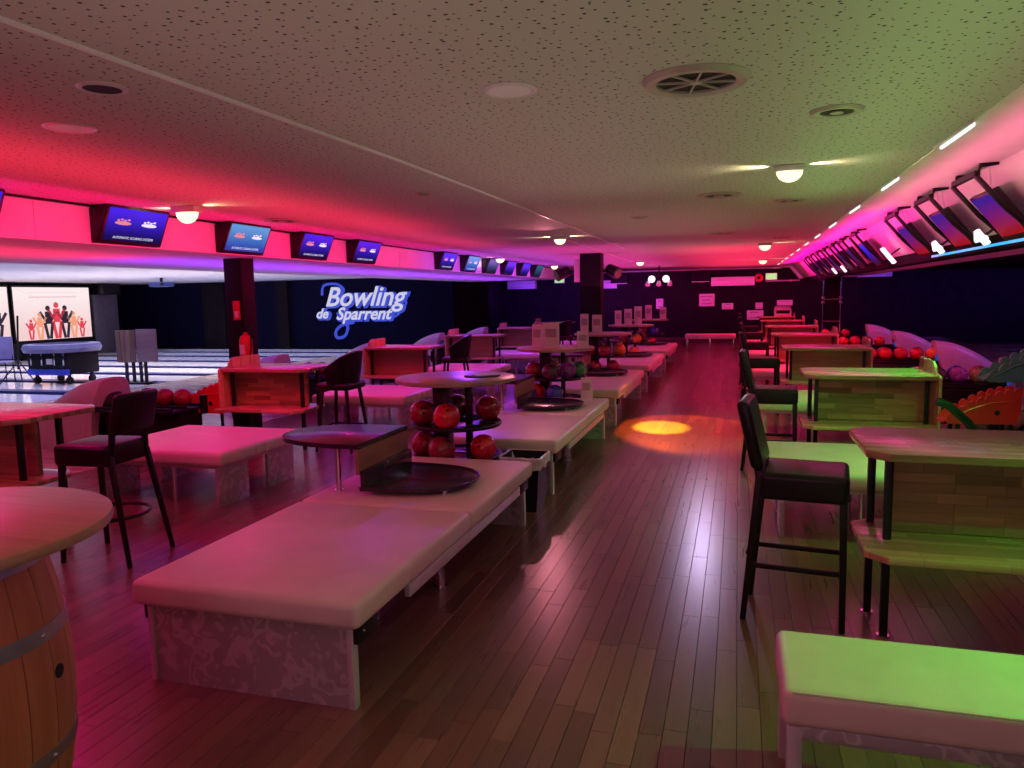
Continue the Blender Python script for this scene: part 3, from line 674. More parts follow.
# tray and menus on the round tops
t = thing('paper_tray', 'black tray holding a white paper on the first round rack top', 'tray', (-1.98, 5.74, 1.066), 0.5)
bb = BM(); prism(bb, [(0.15 * math.cos(k * PI / 12), 0.11 * math.sin(k * PI / 12)) for k in range(24)], 0, 0.012, 'z', 0.003); obj('dish', bb, M_LAM, t)
obj('paper', box(BM(), (0.03, 0.02, 0.016), (0.2, 0.14, 0.006), 0, (0.05, 0, 0.2)), M_PAPER, t)
def menu(x, y, z, rz, label, h=0.3, wd=0.16):
    t = thing('menu_stand', label, 'menu stand', (x, y, z), rz, 'white menu cards on the rack tops')
    obj('foot', box(BM(), (0, 0, 0.006), (wd * 0.8, 0.07, 0.012), 0.002), M_WPLAST, t)
    for s in (-1, 1): obj('card', box(BM(), (0, s * 0.014, 0.01 + h / 2), (wd, 0.004, h), 0.001, (s * 0.06, 0, 0)), M_PAPER, t)
    obj('print_block', box(BM(), (0, -0.0225, 0.02 + h * 0.55), (wd * 0.7, 0.002, h * 0.35), 0, (-0.06, 0, 0)), mat('print_grey', (0.45, 0.42, 0.42), 0.6), t)
zt = 1.066
menu(-2.22, 9.1, zt, 0.1, 'tall white menu card on the second round rack top', 0.3, 0.2); menu(-2.42, 9.2, zt, -0.2, 'narrow white menu card leaning behind the tall menu', 0.28, 0.14)
menu(-1.62, 8.3, 0.534, 0.0, 'white menu card standing on the tray of the second aisle bench', 0.24, 0.13)
menu(-1.8, 9.0, zt, 0.2, 'white menu card at the right rim of the second round rack', 0.2, 0.14)
menu(-2.5, 12.65, zt, 0.2, 'pair menu card on the third round rack top near the pillar', 0.32, 0.14); menu(-2.3, 12.75, zt, -0.1, 'mottled menu card beside the pair card on the third rack', 0.3, 0.17)
menu(-2.45, 16.1, zt, 0.2, 'menu card leftmost of three on the fourth rack top', 0.3, 0.14); menu(-2.25, 16.2, zt, 0, 'menu card middle of three on the fourth rack top', 0.33, 0.16); menu(-2.05, 16.3, zt, 0.1, 'menu card tallest of three on the fourth rack top', 0.38, 0.16)
menu(-2.2, 19.6, zt, 0.1, 'menu card on the last round rack top', 0.36, 0.17); menu(-1.85, 19.8, zt, 0.1, 'second menu card on the last round rack top', 0.3, 0.16)
# ---- waste bin
t = thing('waste_bin', 'black square waste bin with a pale plastic liner between the benches', 'bin', (-1.63, 5.73, 0), 0)
def frustum(bm, a, b_, z0, z1, hollow=0.0):
    s = bmesh.new(); bot = [s.verts.new((sx * a, sy * a, z0)) for sx, sy in ((-1, -1), (1, -1), (1, 1), (-1, 1))]; top = [s.verts.new((sx * b_, sy * b_, z1)) for sx, sy in ((-1, -1), (1, -1), (1, 1), (-1, 1))]
    for k in range(4): s.faces.new((bot[k], bot[(k + 1) % 4], top[(k + 1) % 4], top[k]))
    s.faces.new(bot)
    if hollow:
        inn = [s.verts.new((sx * (b_ - hollow), sy * (b_ - hollow), z1)) for sx, sy in ((-1, -1), (1, -1), (1, 1), (-1, 1))]; ib = [s.verts.new((sx * (b_ - hollow) * .9, sy * (b_ - hollow) * .9, z0 + .1)) for sx, sy in ((-1, -1), (1, -1), (1, 1), (-1, 1))]
        for k in range(4): s.faces.new((top[k], top[(k + 1) % 4], inn[(k + 1) % 4], inn[k])); s.faces.new((inn[k], inn[(k + 1) % 4], ib[(k + 1) % 4], ib[k]))
        s.faces.new(ib)
    else: s.faces.new(top)
    return add(bm, s)
obj('body', frustum(BM(), 0.125, 0.16, 0, 0.44, 0.008), M_BLACK, t)
bb = BM(); n = 36
rings = []
for lvl, (ex, z) in enumerate(((-0.012, 0.37), (0.004, 0.446), (0.014, 0.44), (0.012, 0.36))):
    rg = []
    for k in range(n):
        a = 2 * PI * k / n; m_ = max(abs(math.cos(a)), abs(math.sin(a))); rr = (0.16 + ex + R.uniform(-0.004, 0.007)) / m_
        rg.append(bb.verts.new((rr * math.cos(a), rr * math.sin(a), z + (R.uniform(-0.03, 0.02) if lvl == 3 else R.uniform(-0.004, 0.006)))))
    rings.append(rg)
for A, Bq in zip(rings, rings[1:]):
    for k in range(n): bb.faces.new((A[k], A[(k + 1) % n], Bq[(k + 1) % n], Bq[k]))
obj('liner', bb, M_BAG, t)

# ================================================================ BAR TABLES
def chamfer(x0, x1, y0, y1, c): return [(x0 + c, y0), (x1, y0), (x1, y1), (x0 + c, y1), (x0, y1 - c), (x0, y0 + c)]
BLOCKS = {}
def block_mesh(L):
    if L not in BLOCKS:
        bb = BM(); box(bb, (0, 0, 0), (L - 0.0012, 0.024, 0.0498), 0.0012, None, 1)
        me = bpy.data.meshes.new('parquet_block'); bmesh.ops.recalc_face_normals(bb, faces=bb.faces); bb.to_mesh(bb_me := me); bb.free(); me.materials.append(M_BLOCK); BLOCKS[L] = me
    return BLOCKS[L]
def bar_table(side, blocks, label):
    """local x from 0 (aisle end) to 1.1 (lane end); side -1 mirrors it"""
    base = (0.6, 3.78, 0) if side > 0 else (-4.62, 3.78, 0)
    t = thing('bar_table', label, 'table', base, 0, 'wooden bar tables on the %s' % ('right' if side > 0 else 'left'))
    S = side
    def pr(pts): return [(S * x, y) for x, y in (pts if S > 0 else pts[::-1])]
    obj('top', prism(BM(), pr(chamfer(0, 1.09, 0, 0.76, 0.09)), 0.905, 0.945, 'z', 0.006), M_TABLE, t)
    obj('shelf', prism(BM(), pr(chamfer(-0.02, 1.09, -0.16, 0.48, 0.09)), 0.465, 0.5, 'z', 0.006), M_TABLE, t)
    # end board with rounded upper corner
    pts = [(-0.02, 0.465), (0.76, 0.465), (0.76, 1.04)] + [(0.74, 1.06)] + [(0.3, 1.06)] + [(0.3 - 0.14 * math.sin(a * PI / 12), 1.06 - 0.1 * (1 - math.cos(a * PI / 12))) for a in range(1, 7)] + [(0.0, 0.945), (-0.02, 0.93)]
    bb = BM(); prism(bb, pts, S * 1.09, S * 1.115, 'x', 0.004); obj('end_board', bb, M_TABLE, t)
    pn = obj('panel', box(BM(), (S * 0.61, 0.3, 0.7), (0.96, 0.012, 0.405)), M_BLOCK, t)
    if blocks:
        for r in range(8):
            x = 0.13; off = R.choice((0.1, 0.16, 0.22, 0.3)); first = True; z = 0.527 + 0.05 * r
            while x < 1.09 - 1e-4:
                L = off if first else R.choice((0.22, 0.28, 0.34)); first = False
                L = round(min(L, 1.09 - x), 3)
                o = bpy.data.objects.new('parquet_block', block_mesh(L)); COL.objects.link(o); o.parent = pn; o.location = (S * (x + L / 2), 0.282 + R.uniform(-0.001, 0.001), z); x += L
    for x, y in ((0.11, 0.13), (0.08, 0.42), (1.03, 0.13), (1.03, 0.42)):
        lg = obj('leg', box(BM(), (S * x, y, 0.4525), (0.036, 0.036, 0.905), 0.003), M_BLACK, t)
        if x < 0.5:
            ft = BM(); cyl(ft, (S * x, y, 0), (S * x, y, 0.012), 0.03, n=12); obj('foot', ft, M_CHROME, lg)
    return t
def where(side, k):
    s = 'right' if side > 0 else 'left'
    return ORD[k]
tabR = {}; tabL = {}
RTL = ['parquet fronted bar table beside the black stool, lit green, first on right', 'parquet fronted bar table with green lit end board, second on right', 'parquet fronted bar table third on the right, half green', 'red lit bar table fourth on the right', 'red lit bar table fifth on the right', 'red lit bar table sixth on the right under the printed cards', 'red lit bar table last on the right']
for k in range(7):
    if k < 2: tabR[k] = bar_table(1, True, RTL[k]); tabR[k].location.y = 3.78 + P * k
    elif k == 2: tabR[2] = bar_table(1, False, RTL[2]); tabR[2].location.y = 3.78 + P * 2
    else: dup(tabR[2], (0.6, 3.78 + P * k, 0), None, RTL[k])
LTL = ['dark bar table beside the wine barrel with black legs', 'red lit open fronted bar table before the black pillar', 'red lit bar table with the sign wall behind', 'purple lit bar table fourth on the left', 'purple lit bar table fifth on the left', 'purple lit bar table last on the left']
for k in range(6):
    if k < 2: tabL[k] = bar_table(-1, True, LTL[k]); tabL[k].location.y = 3.78 + P * k
    elif k == 2: tabL[2] = bar_table(-1, False, LTL[2]); tabL[2].location.y = 3.78 + P * 2
    else: dup(tabL[2], (-4.62, 3.78 + P * k, 0), None, LTL[k])

# ================================================================ SIDE BENCHES
def side_bench(side, label, depth=1.1):
    """runs across, aisle end at local x=0"""
    S = side
    t = thing('side_bench', label, 'bench', (0.22 if S > 0 else -4.02, 5.4 if S > 0 else 5.12, 0), 0, 'cream benches between the %s tables' % ('right' if S > 0 else 'left'))
    L = 1.34
    bb = BM(); rounded_cushion(bb, min(0, S * L), max(0, S * L), -0.03, depth + 0.03, 0.355, 0.478, 0.04); obj('cushion', bb, M_LEATHER, t)
    obj('frame', box(BM(), (S * (L / 2 + 0.03), depth / 2, 0.34), (L - 0.1, depth - 0.06, 0.03), 0.003), M_STEEL, t)
    for y0, y1 in ((0.02, 0.42), (depth - 0.44, depth - 0.02)):
        p = obj('end_panel', box(BM(), (S * 0.1, (y0 + y1) / 2, 0.165), (0.03, y1 - y0, 0.33), 0.003), M_SWIRL, t)
        lg = BM(); cyl(lg, (S * 0.62, y0 + 0.1, 0.0), (S * 0.62, y0 + 0.1, 0.33), 0.02, n=12); obj('leg', lg, M_CHROME, t)
        p = obj('end_panel', box(BM(), (S * (L - 0.06), (y0 + y1) / 2, 0.165), (0.03, y1 - y0, 0.33), 0.003), M_SWIRL, t)
    # gathered folds of the cover at the aisle end
    for q in range(7):
        y = 0.1 + q * (depth - 0.2) / 6
        fo = BM(); tube(fo, [(S * -0.004, y, 0.38), (S * -0.007, y + 0.01, 0.43), (S * 0.012, y + 0.025, 0.466), (S * 0.05, y + 0.03, 0.476)], 0.006, 6); obj('cover_fold', fo, M_LEATHER, t)
    return t
sR = side_bench(1, 'cream bench glowing green between the first and second right tables', 1.08)
sL = side_bench(-1, 'cream bench glowing pink between first and second left tables', 1.14)
for k in range(1, 6):
    dup(sR, (0.22, 5.4 + P * k, 0), None, 'cream bench after the %s bar table on the right' % ORD[k])
for k in range(1, 5):
    dup(sL, (-4.02, 5.12 + P * k, 0), None, 'cream bench after the %s bar table on the left' % ORD[k])
# the near bench cut by the frame edge
t = thing('front_bench', 'cream bench lit green with a bare steel frame, in front of first right table', 'bench', (0.15, 2.34, 0))
bb = BM(); rounded_cushion(bb, 0.0, 1.5, 0.0, 0.46, 0.355, 0.478, 0.03); obj('cushion', bb, M_LEATHER, t)
obj('apron', box(BM(), (0.76, 0.03, 0.335), (1.42, 0.03, 0.045), 0.003), M_SWIRL, t); obj('apron', box(BM(), (0.76, 0.43, 0.335), (1.42, 0.03, 0.045), 0.003), M_SWIRL, t)
for x in (0.04, 1.46):
    for y in (0.03, 0.43): obj('leg', box(BM(), (x, y, 0.178), (0.045, 0.045, 0.356), 0.003), M_STEEL, t)
tb = tube(BM(), [(0.03, 0.005, 0.472), (0.75, 0.004, 0.473), (1.47, 0.005, 0.472)], 0.004, 6); obj('piping', tb, M_LEATHER, t)
# bench against the back
t = thing('back_bench', 'low bench along the far end of the aisle', 'bench', (-1.5, 23.0, 0))
bb = BM(); rounded_cushion(bb, 0, 1.45, 0, 0.5, 0.36, 0.5, 0.03); obj('cushion', bb, M_LEATHER, t)
for x in (0.05, 0.72, 1.4):
    for y in (0.05, 0.45): obj('leg', box(BM(), (x, y, 0.18), (0.04, 0.04, 0.36), 0.003), M_CHROME, t)

# ================================================================ BAR STOOLS
def stool(label, ring=False):
    """faces +x; seat centre at the origin"""
    t = thing('bar_stool', label, 'bar stool', (0.34, 4.1, 0), -0.12, 'black bar stools')
    bb = BM(); rounded_cushion(bb, -0.2, 0.22, -0.205, 0.205, 0.655, 0.795, 0.028)
    for v in bb.verts:
        if v.co.z > 0.77: v.co.z += 0.012 * (1 - (v.co.x / 0.22) ** 2) * (1 - (v.co.y / 0.21) ** 2)
    obj('seat', bb, M_BLACKL, t)
    lean = 0.085
    bb = BM(); z0, z1 = (0.86, 1.13) if ring else (0.8, 1.15)
    rounded_cushion(bb, -0.033, 0.033, -0.19, 0.19, z0, z1, 0.026)
    for v in bb.verts:
        v.co.x += -0.205 - lean * (v.co.z - 0.8) / 0.36 - 0.02 * (1 - (v.co.y / 0.19) ** 2)
    obj('backrest', bb, M_BLACKL, t)
    for sy in (-1, 1):
        if not ring:
            lg = BM(); bar(lg, (-0.272, sy * 0.175, 0.0), (-0.2, sy * 0.175, 0.8), 0.036, 0.034, 0.004, 0.8); obj('leg', lg, M_BWOOD, t)
            pb = BM(); bar(pb, (-0.205, sy * 0.165, 0.74), (-0.225, sy * 0.165, 0.9), 0.03, 0.03, 0.004); obj('back_post', pb, M_BWOOD, t)
            lg = BM(); bar(lg, (0.205, sy * 0.175, 0.0), (0.195, sy * 0.175, 0.7), 0.038, 0.036, 0.004, 0.75); obj('leg', lg, M_BWOOD, t)
            st = BM(); bar(st, (-0.25, sy * 0.175, 0.3), (0.2, sy * 0.175, 0.3), 0.016, 0.026, 0.002); obj('stretcher', st, M_BWOOD, t)
        else:
            lg = BM(); bar(lg, (-0.31, sy * 0.215, 0.0), (-0.19, sy * 0.17, 0.72), 0.034, 0.032, 0.004, 0.75); obj('leg', lg, M_BWOOD, t)
            pb = BM(); bar(pb, (-0.185, sy * 0.155, 0.7), (-0.222, sy * 0.16, 1.02), 0.034, 0.03, 0.004); obj('back_post', pb, M_BWOOD, t)
            lg = BM(); bar(lg, (0.21, sy * 0.2, 0.0), (0.185, sy * 0.165, 0.72), 0.036, 0.034, 0.004, 0.75); obj('leg', lg, M_BWOOD, t)
    if ring:
        tb = BM(); tube(tb, [(0.23 * math.cos(k * PI / 16) - 0.03, 0.23 * math.sin(k * PI / 16), 0.3) for k in range(32)], 0.013, 8, True); obj('foot_ring', tb, M_BLACK, t)
    else:
        st = BM(); bar(st, (0.2, -0.175, 0.24), (0.2, 0.175, 0.24), 0.026, 0.016, 0.002); obj('stretcher', st, M_BWOOD, t)
        st = BM(); bar(st, (-0.25, -0.175, 0.36), (-0.25, 0.175, 0.36), 0.026, 0.016, 0.002); obj('stretcher', st, M_BWOOD, t)
    return t
s0 = stool('black padded bar stool at the first right table, green light on its seat')
for k in range(1, 6): dup(s0, (0.34, 4.06 + P * k, 0), (-0.05, 0.06, -0.1, 0.03, 0)[k - 1], 'black padded bar stool at the %s bar table on the right' % ORD[k])
s1 = stool('black bar stool with open back and foot ring beside the wine barrel', True); s1.location = (-4.08, 3.98, 0); s1.rotation_euler = (0, 0, PI + 0.08)
def tub_stool(label, loc, rz):
    t = thing('tub_bar_stool', label, 'bar stool', loc, rz, 'black tub stools')
    bb = BM(); rounded_cushion(bb, -0.21, 0.21, -0.21, 0.21, 0.7, 0.78, 0.03); obj('seat', bb, M_BLACKL, t)
    bb = BM(); n = 24; rg = []
    for k in range(n + 1):
        a = PI * 0.42 + (PI * 1.16) * k / n; e = abs(k / n - 0.5) * 2
        h = 1.13 - 0.2 * e ** 2.2; zlow = 0.72
        row = []
        for (rr, z) in ((0.2, zlow), (0.235, (zlow + h) / 2), (0.262, h), (0.235, h + 0.008), (0.205, (zlow + h) / 2), (0.165, zlow)):
            row.append(bb.verts.new((rr * math.cos(a), rr * 1.02 * math.sin(a), z)))
        rg.append(row)
    for A, Bq in zip(rg, rg[1:]):
        for q in range(6): bb.faces.new((A[q], A[(q + 1) % 6], Bq[(q + 1) % 6], Bq[q]))
    bb.faces.new(rg[0]); bb.faces.new(rg[-1][::-1]); obj('tub_back', bb, M_BLACKL, t)
    for sx in (-1, 1):
        for sy in (-1, 1):
            lg = BM(); bar(lg, (sx * 0.22, sy * 0.22, 0), (sx * 0.15, sy * 0.15, 0.71), 0.034, 0.034, 0.004, 0.7); obj('leg', lg, M_BWOOD, t)
    for sx in (-1, 1):
        st = BM(); bar(st, (sx * 0.195, -0.195, 0.27), (sx * 0.195, 0.195, 0.27), 0.018); obj('stretcher', st, M_BWOOD, t)
        st = BM(); bar(st, (-0.195, sx * 0.195, 0.27), (0.195, sx * 0.195, 0.27), 0.018); obj('stretcher', st, M_BWOOD, t)
    return t
tub_stool('black tub shaped bar stool at the red lit table before the pillar', (-4.33, 7.6, 0), PI)
tub_stool('black tub shaped bar stool behind the first round ball rack', (-4.28, 11.15, 0), PI + 0.2)
tub_stool('black tub shaped bar stool at the fourth left table', (-4.0, 17.4, 0), PI - 0.4)

# ================================================================ WINE BARREL
t = thing('wine_barrel', 'oak wine barrel table with galvanised hoops and round wooden top', 'barrel table', (-2.36, 1.59, 0))
HB = 1.0
def brad(z): u = (z - HB / 2) / (HB / 2); return 0.375 - 0.075 * u * u
NST = 22
for k in range(NST):
    a0, a1 = 2 * PI * k / NST + 0.004, 2 * PI * (k + 1) / NST - 0.004
    bb = BM(); rows = []
    for i in range(11):
        z = HB * i / 10; r = brad(z); row = []
        for rr in (r, r - 0.025):
            for j in range(4): a = a0 + (a1 - a0) * (j if rr == r else 3 - j) / 3; row.append(bb.verts.new((rr * math.cos(a), rr * math.sin(a), z)))
        rows.append(row)
    for A, Bq in zip(rows, rows[1:]):
        for q in range(8): bb.faces.new((A[q], A[(q + 1) % 8], Bq[(q + 1) % 8], Bq[q]))
    bb.faces.new(rows[0]); bb.faces.new(rows[-1][::-1]); obj('stave', bb, M_BARREL, t)
for z0, z1 in ((0.02, 0.075), (0.3, 0.345), (0.685, 0.73), (0.915, 0.985)):
    bb = BM(); lathe(bb, [(brad(z0) - 0.01, z0), (brad(z0) + 0.003, z0), (brad((z0 + z1) / 2) + 0.004, (z0 + z1) / 2), (brad(z1) + 0.003, z1), (brad(z1) - 0.01, z1)], n=48); ho = obj('hoop', bb, M_HOOP, t)
    if z0 > 0.1:
        a = 0.22; zc = (z0 + z1) / 2; rr = brad(zc)
        obj('rivet', sph(BM(), ((rr + .004) * math.cos(a), (rr + .004) * math.sin(a), zc), 0.008, 10, 6), M_CHROME, ho)
a = 0.36; rr = brad(0.57); bb = BM(); cyl(bb, ((rr - 0.01) * math.cos(a), (rr - 0.01) * math.sin(a), 0.57), ((rr + 0.002) * math.cos(a), (rr + 0.002) * math.sin(a), 0.57), 0.022, n=16); obj('bung_hole', bb, M_DARK, t)
bb = BM(); lathe(bb, [(0, 1.0), (0.5, 1.0), (0.52, 1.006), (0.525, 1.02), (0.52, 1.036), (0.505, 1.042), (0, 1.042)], n=64); obj('round_top', bb, M_BTOP, t, doubles=True)

# ================================================================ BALL RETURNS
def ball_return(side, y, label):
    """local x grows towards the lanes"""
    S = side
    t = thing('ball_return', label, 'ball return', (2.0 if S > 0 else -6.0, y, 0), 0 if S > 0 else PI, 'ball returns')
    # rack deck with two rails
    obj('rack_body', box(BM(), (0.68, 0, 0.28), (1.1, 0.34, 0.36), 0.03), M_BLACK, t)
    obj('deck', box(BM(), (0.68, 0.1, 0.478), (1.24, 0.54, 0.035), 0.015), M_BLACK, t)
    for q in (-0.13, 0.1125, 0.335): rb = BM(); tube(rb, [(0.08, q, 0.51), (1.26, q, 0.51)], 0.016, 8); obj('rail', rb, M_BLACK, t)
    obj('foot', box(BM(), (0.68, 0, 0.05), (0.9, 0.3, 0.1), 0.01), M_BLACK, t)
    bb = BM(); cyl(bb, (0.06, -0.16, 0.4), (0.06, -0.16, 0.62), 0.045, n=14); obj('button_post', bb, M_BLACK, t)
    # hood: swept shell, open arch towards the players
    bb = BM(); rows = []; n = 14
    for i in range(13):
        u = i / 12; x = 1.3 + 1.15 * u; hh = 0.82 * math.cos(u * PI / 2) ** 0.8 + 0.02; ww = 0.31 + 0.06 * u
        row = []
        for j in range(n + 1):
            a = PI * j / n; row.append(bb.verts.new((x - 0.12 * (1 - u) * math.sin(a), -ww * math.copysign(abs(math.cos(a)) ** 0.55, math.cos(a)), hh * math.sin(a) ** 0.6)))
        rows.append(row)
    for A, Bq in zip(rows, rows[1:]):
        for j in range(n): bb.faces.new((A[j], A[j + 1], Bq[j + 1], Bq[j]))
    # front ring
    inner = []
    for j in range(n + 1):
        a = PI * j / n; inner.append(bb.verts.new((1.3 - 0.12 * math.sin(a) + 0.01, -0.2 * math.copysign(abs(math.cos(a)) ** 0.6, math.cos(a)), max(0.0, 0.66 * math.sin(a) ** 0.6))))
    deep = [bb.verts.new((v.co.x + 0.35, v.co.y * 0.9, v.co.z * 0.75)) for v in inner]
    for j in range(n): bb.faces.new((inner[j], inner[j + 1], rows[0][j + 1], rows[0][j])); bb.faces.new((deep[j], deep[j + 1], inner[j + 1], inner[j]))
    h = obj('hood', bb, M_SHELL, t)
    bb = BM(); prism(bb, [(v[0], v[1]) for v in [(-0.19 * math.copysign(abs(math.cos(PI * j / n)) ** 0.6, math.cos(PI * j / n)), 0.5 * math.sin(PI * j / n) ** 0.6) for j in range(n + 1)]], 1.56, 1.58, 'x'); obj('dark_mouth', bb, M_DARK, h)
    obj('side_badge', box(BM(), (1.22, -0.17, 0.56), (0.05, 0.03, 0.1)), emis('badge_blue', (0.02, 0.08, 0.5), 0.6), t)
    return t
for k in range(5):
    y = 7.2 + P * k
    ball_return(1, y, 'dark ball return with pale curved hood, %s on the right' % ORD[k])
for k in range(5):
    ball_return(-1, 7.25 + P * k, 'dark ball return with pale curved hood, %s on the left' % ORD[k])
cr = [['pink', 'yellowgreen', 'green', 'orange'], ['pink', 'dark', 'purple', 'yellowgreen', 'green'], ['red', 'red', 'red', 'red', 'orange'], ['red', 'red', 'maroon', 'red'], ['red', 'maroon', 'red']]
for k in range(5):
    for i, c in enumerate(cr[k]):
        ball(c, (2.22 + 0.24 * i, 7.2 + P * k + 0.0, 0.607), '%s bowling ball on the %s ball return on the right' % ('green marbled' if c == 'yellowgreen' else c, ORD[k]), 'bowling balls on the right ball returns')
    for i, c in enumerate(cr[k][2:]):
        ball(['green', 'blue', 'maroon'][i % 3] if k < 2 else 'maroon', (2.46 + 0.26 * i, 7.2 + P * k - 0.235 + 0.46, 0.607), '%s bowling ball in the rear row of the %s ball return on the right' % (['green', 'blue', 'maroon'][i % 3] if k < 2 else 'maroon', ORD[k]), 'bowling balls on the right ball returns')
cl = [['maroon', 'maroon', 'dark'], ['red', 'maroon', 'purple'], ['pink', 'purple'], ['maroon']]
for k in range(4):
    for i, c in enumerate(cl[k]):
        ball(c, (-6.22 - 0.25 * i, 7.25 + P * k, 0.607), '%s bowling ball on the %s ball return on the left' % (c, ORD[k]), 'bowling balls on the left ball returns')
# scalloped children's ramps
def ball_ramp(label, loc, rz, m, s=1.0):
    t = thing('ball_ramp', label, 'ball ramp', loc, rz)
    # side cheek outline in local x,z: low nose at -x, high scalloped back
    def outline():
        p = [(-0.38, 0.0), (0.3, 0.0), (0.36, 0.12), (0.36, 0.3)]
        for k in range(8):
            u = k / 7; cx = 0.33 - 0.66 * u; cz = 0.36 - 0.27 * u ** 1.7
            for q in range(5): a = 0.2 + (PI - 0.4) * q / 4; p.append((cx + 0.045 * math.cos(a - 0.25 * u), cz + 0.05 * math.sin(a)))
        p.append((-0.4, 0.05)); return [(x * s, z * s) for x, z in p]
    for y in (-0.13, 0.1):
        bb = BM(); prism(bb, outline(), y * s, (y + 0.03) * s, 'y', 0.0); ch = obj('side_cheek', bb, m, t)
        ln = BM(); tube(ln, [(x * s, (y - 0.002 if y < 0 else y + 0.032) * s, z * s) for x, z in ((-0.34, 0.06), (-0.15, 0.17), (0.05, 0.24), (0.3, 0.26))], 0.008 * s, 6); obj('moulded_line', ln, m, ch)
        ey = BM(); cyl(ey, (0.12 * s, (y - 0.003) * s, 0.13 * s), (0.12 * s, (y + 0.033) * s, 0.13 * s), 0.03 * s, n=14); obj('round_boss', ey, M_PILLAR, ch)
    bb = BM(); prism(bb, [(x * s, z * s) for x, z in ((0.34, 0.3), (0.1, 0.25), (-0.15, 0.14), (-0.42, 0.03), (-0.42, 0.01), (-0.15, 0.11), (0.1, 0.22), (0.34, 0.27))], -0.1 * s, 0.1 * s, 'y'); obj('slide', bb, m, t)
    return t
def ramp_stand(t, h, s=1.0):
    for x in (-0.25, 0.25):
        for y in (-0.1, 0.1):
            lg = BM(); bar(lg, (x * s * 1.15, y * s * 1.3, -h), (x * s, y * s, 0.02), 0.028); obj('leg', lg, M_BLACK, t)
r1 = ball_ramp('red scalloped children ball ramp behind the second right table', (1.86, 6.72, 0.64), 0.1, M_REDPL, 0.7); ramp_stand(r1, 0.64, 0.75)
r2 = ball_ramp('green scalloped children ball ramp by the right hoods', (3.25, 10.2, 0.6), 0.1, M_GRNPL, 1.1); ramp_stand(r2, 0.6)
r3 = ball_ramp('red scalloped children ball ramp behind the pink lit bench', (-6.25, 7.76, 0.36), -0.04, M_REDPL, 0.95); ramp_stand(r3, 0.36)
# black grab handles by the near right return
t = thing('ramp_handle', 'black padded push handle in front of the red ramp', 'handle', (1.5, 6.3, 0))
bb = BM(); tube(bb, [(-0.05, 0, 0.86), (0.03, 0, 0.83), (0.17, 0.01, 0.7), (0.27, 0.02, 0.55), (0.3, 0.02, 0.4), (0.3, 0.02, 0.02)], 0.032, 10); obj('bent_tube', bb, M_BLACK, t)
bb = BM(); cyl(bb, (0.3, 0.02, 0), (0.3, 0.02, 0.02), 0.14, n=20); obj('base', bb, M_BLACK, t)

# ================================================================ PILLARS
t = thing('square_pillar', 'black square pillar carrying a fire extinguisher under the light blue screen', 'pillar', (-6.08, 8.25, 0))
obj('shaft', box(BM(), (0, 0, 1.125), (0.26, 0.26, 2.25), 0.006), M_PILLAR, t)
t = thing('fire_extinguisher', 'red fire extinguisher hung on the black pillar', 'fire extinguisher', (-5.88, 8.03, 0.93))
bb = BM(); lathe(bb, [(0, 0), (0.07, 0), (0.078, 0.015), (0.078, 0.3), (0.06, 0.35), (0.025, 0.37), (0.025, 0.4), (0, 0.4)], n=20); obj('cylinder', bb, M_REDPL, t, doubles=True)
bb = BM(); box(bb, (0, 0, 0.42), (0.05, 0.03, 0.04)); bar(bb, (0, 0, 0.44), (0.1, 0, 0.47), 0.02, 0.012); obj('valve', bb, M_BLACK, t)
bb = BM(); tube(bb, [(0.03, -0.01, 0.41), (0.1, -0.03, 0.36), (0.1, -0.04, 0.2), (0.085, -0.05, 0.08)], 0.01, 6); obj('hose', bb, M_BLACK, t)
bb = BM(); box(bb, (0, -0.077, 0.19), (0.07, 0.006, 0.12)); obj('label_plate', bb, M_PAPER, t)
t = thing('extinguisher_sign', 'small red sign on the pillar above the extinguisher', 'sign', (-6.05, 8.115, 1.6))
obj('board', box(BM(), (0, 0, 0), (0.1, 0.006, 0.24), 0.001), M_REDPL, t); obj('pictogram', box(BM(), (0, -0.004, -0.05), (0.05, 0.003, 0.08), 0.001), M_PAPER, t)
t = thing('square_pillar', 'black square pillar with stage lights beside the aisle benches', 'pillar', (-3.03, 16.2, 0))
obj('shaft', box(BM(), (0, 0, ZC / 2), (0.44, 0.44, ZC), 0.008), M_PILLAR, t)
obj('white_board', box(BM(), (-0.3, -0.1, 2.25), (0.13, 0.04, 0.5), 0.003), M_PAPER, t)
def moving_head(loc, sx, label):
    t = thing('stage_light', label, 'stage light', loc)
    bb = BM(); bar(bb, (-sx * 0.12, 0, 0.0), (sx * 0.04, 0, 0.0), 0.06); obj('bracket', bb, M_BLACK, t)
    bb = BM(); cyl(bb, (sx * 0.0, 0.06, 0.05), (sx * 0.22, -0.1, -0.06), 0.11, 0.13, 18); obj('head', bb, M_BLACK, t)
    bb = BM(); cyl(bb, (sx * 0.212, -0.094, -0.056), (sx * 0.224, -0.103, -0.062), 0.1, n=18); obj('lens', bb, mat('lens_glass', (0.12, 0.1, 0.1), 0.08, 0.3), t)
    for q in (-1, 1): bb = BM(); bar(bb, (sx * 0.02, q * 0.15, 0.02), (sx * 0.16, q * 0.15, -0.03), 0.05, 0.02); obj('yoke_arm', bb, M_BLACK, t)
moving_head((-3.56, 16.15, 2.2), -1, 'black stage light on the left side of the pillar'); moving_head((-2.66, 16.15, 2.22), 1, 'black stage light on the right side of the pillar')

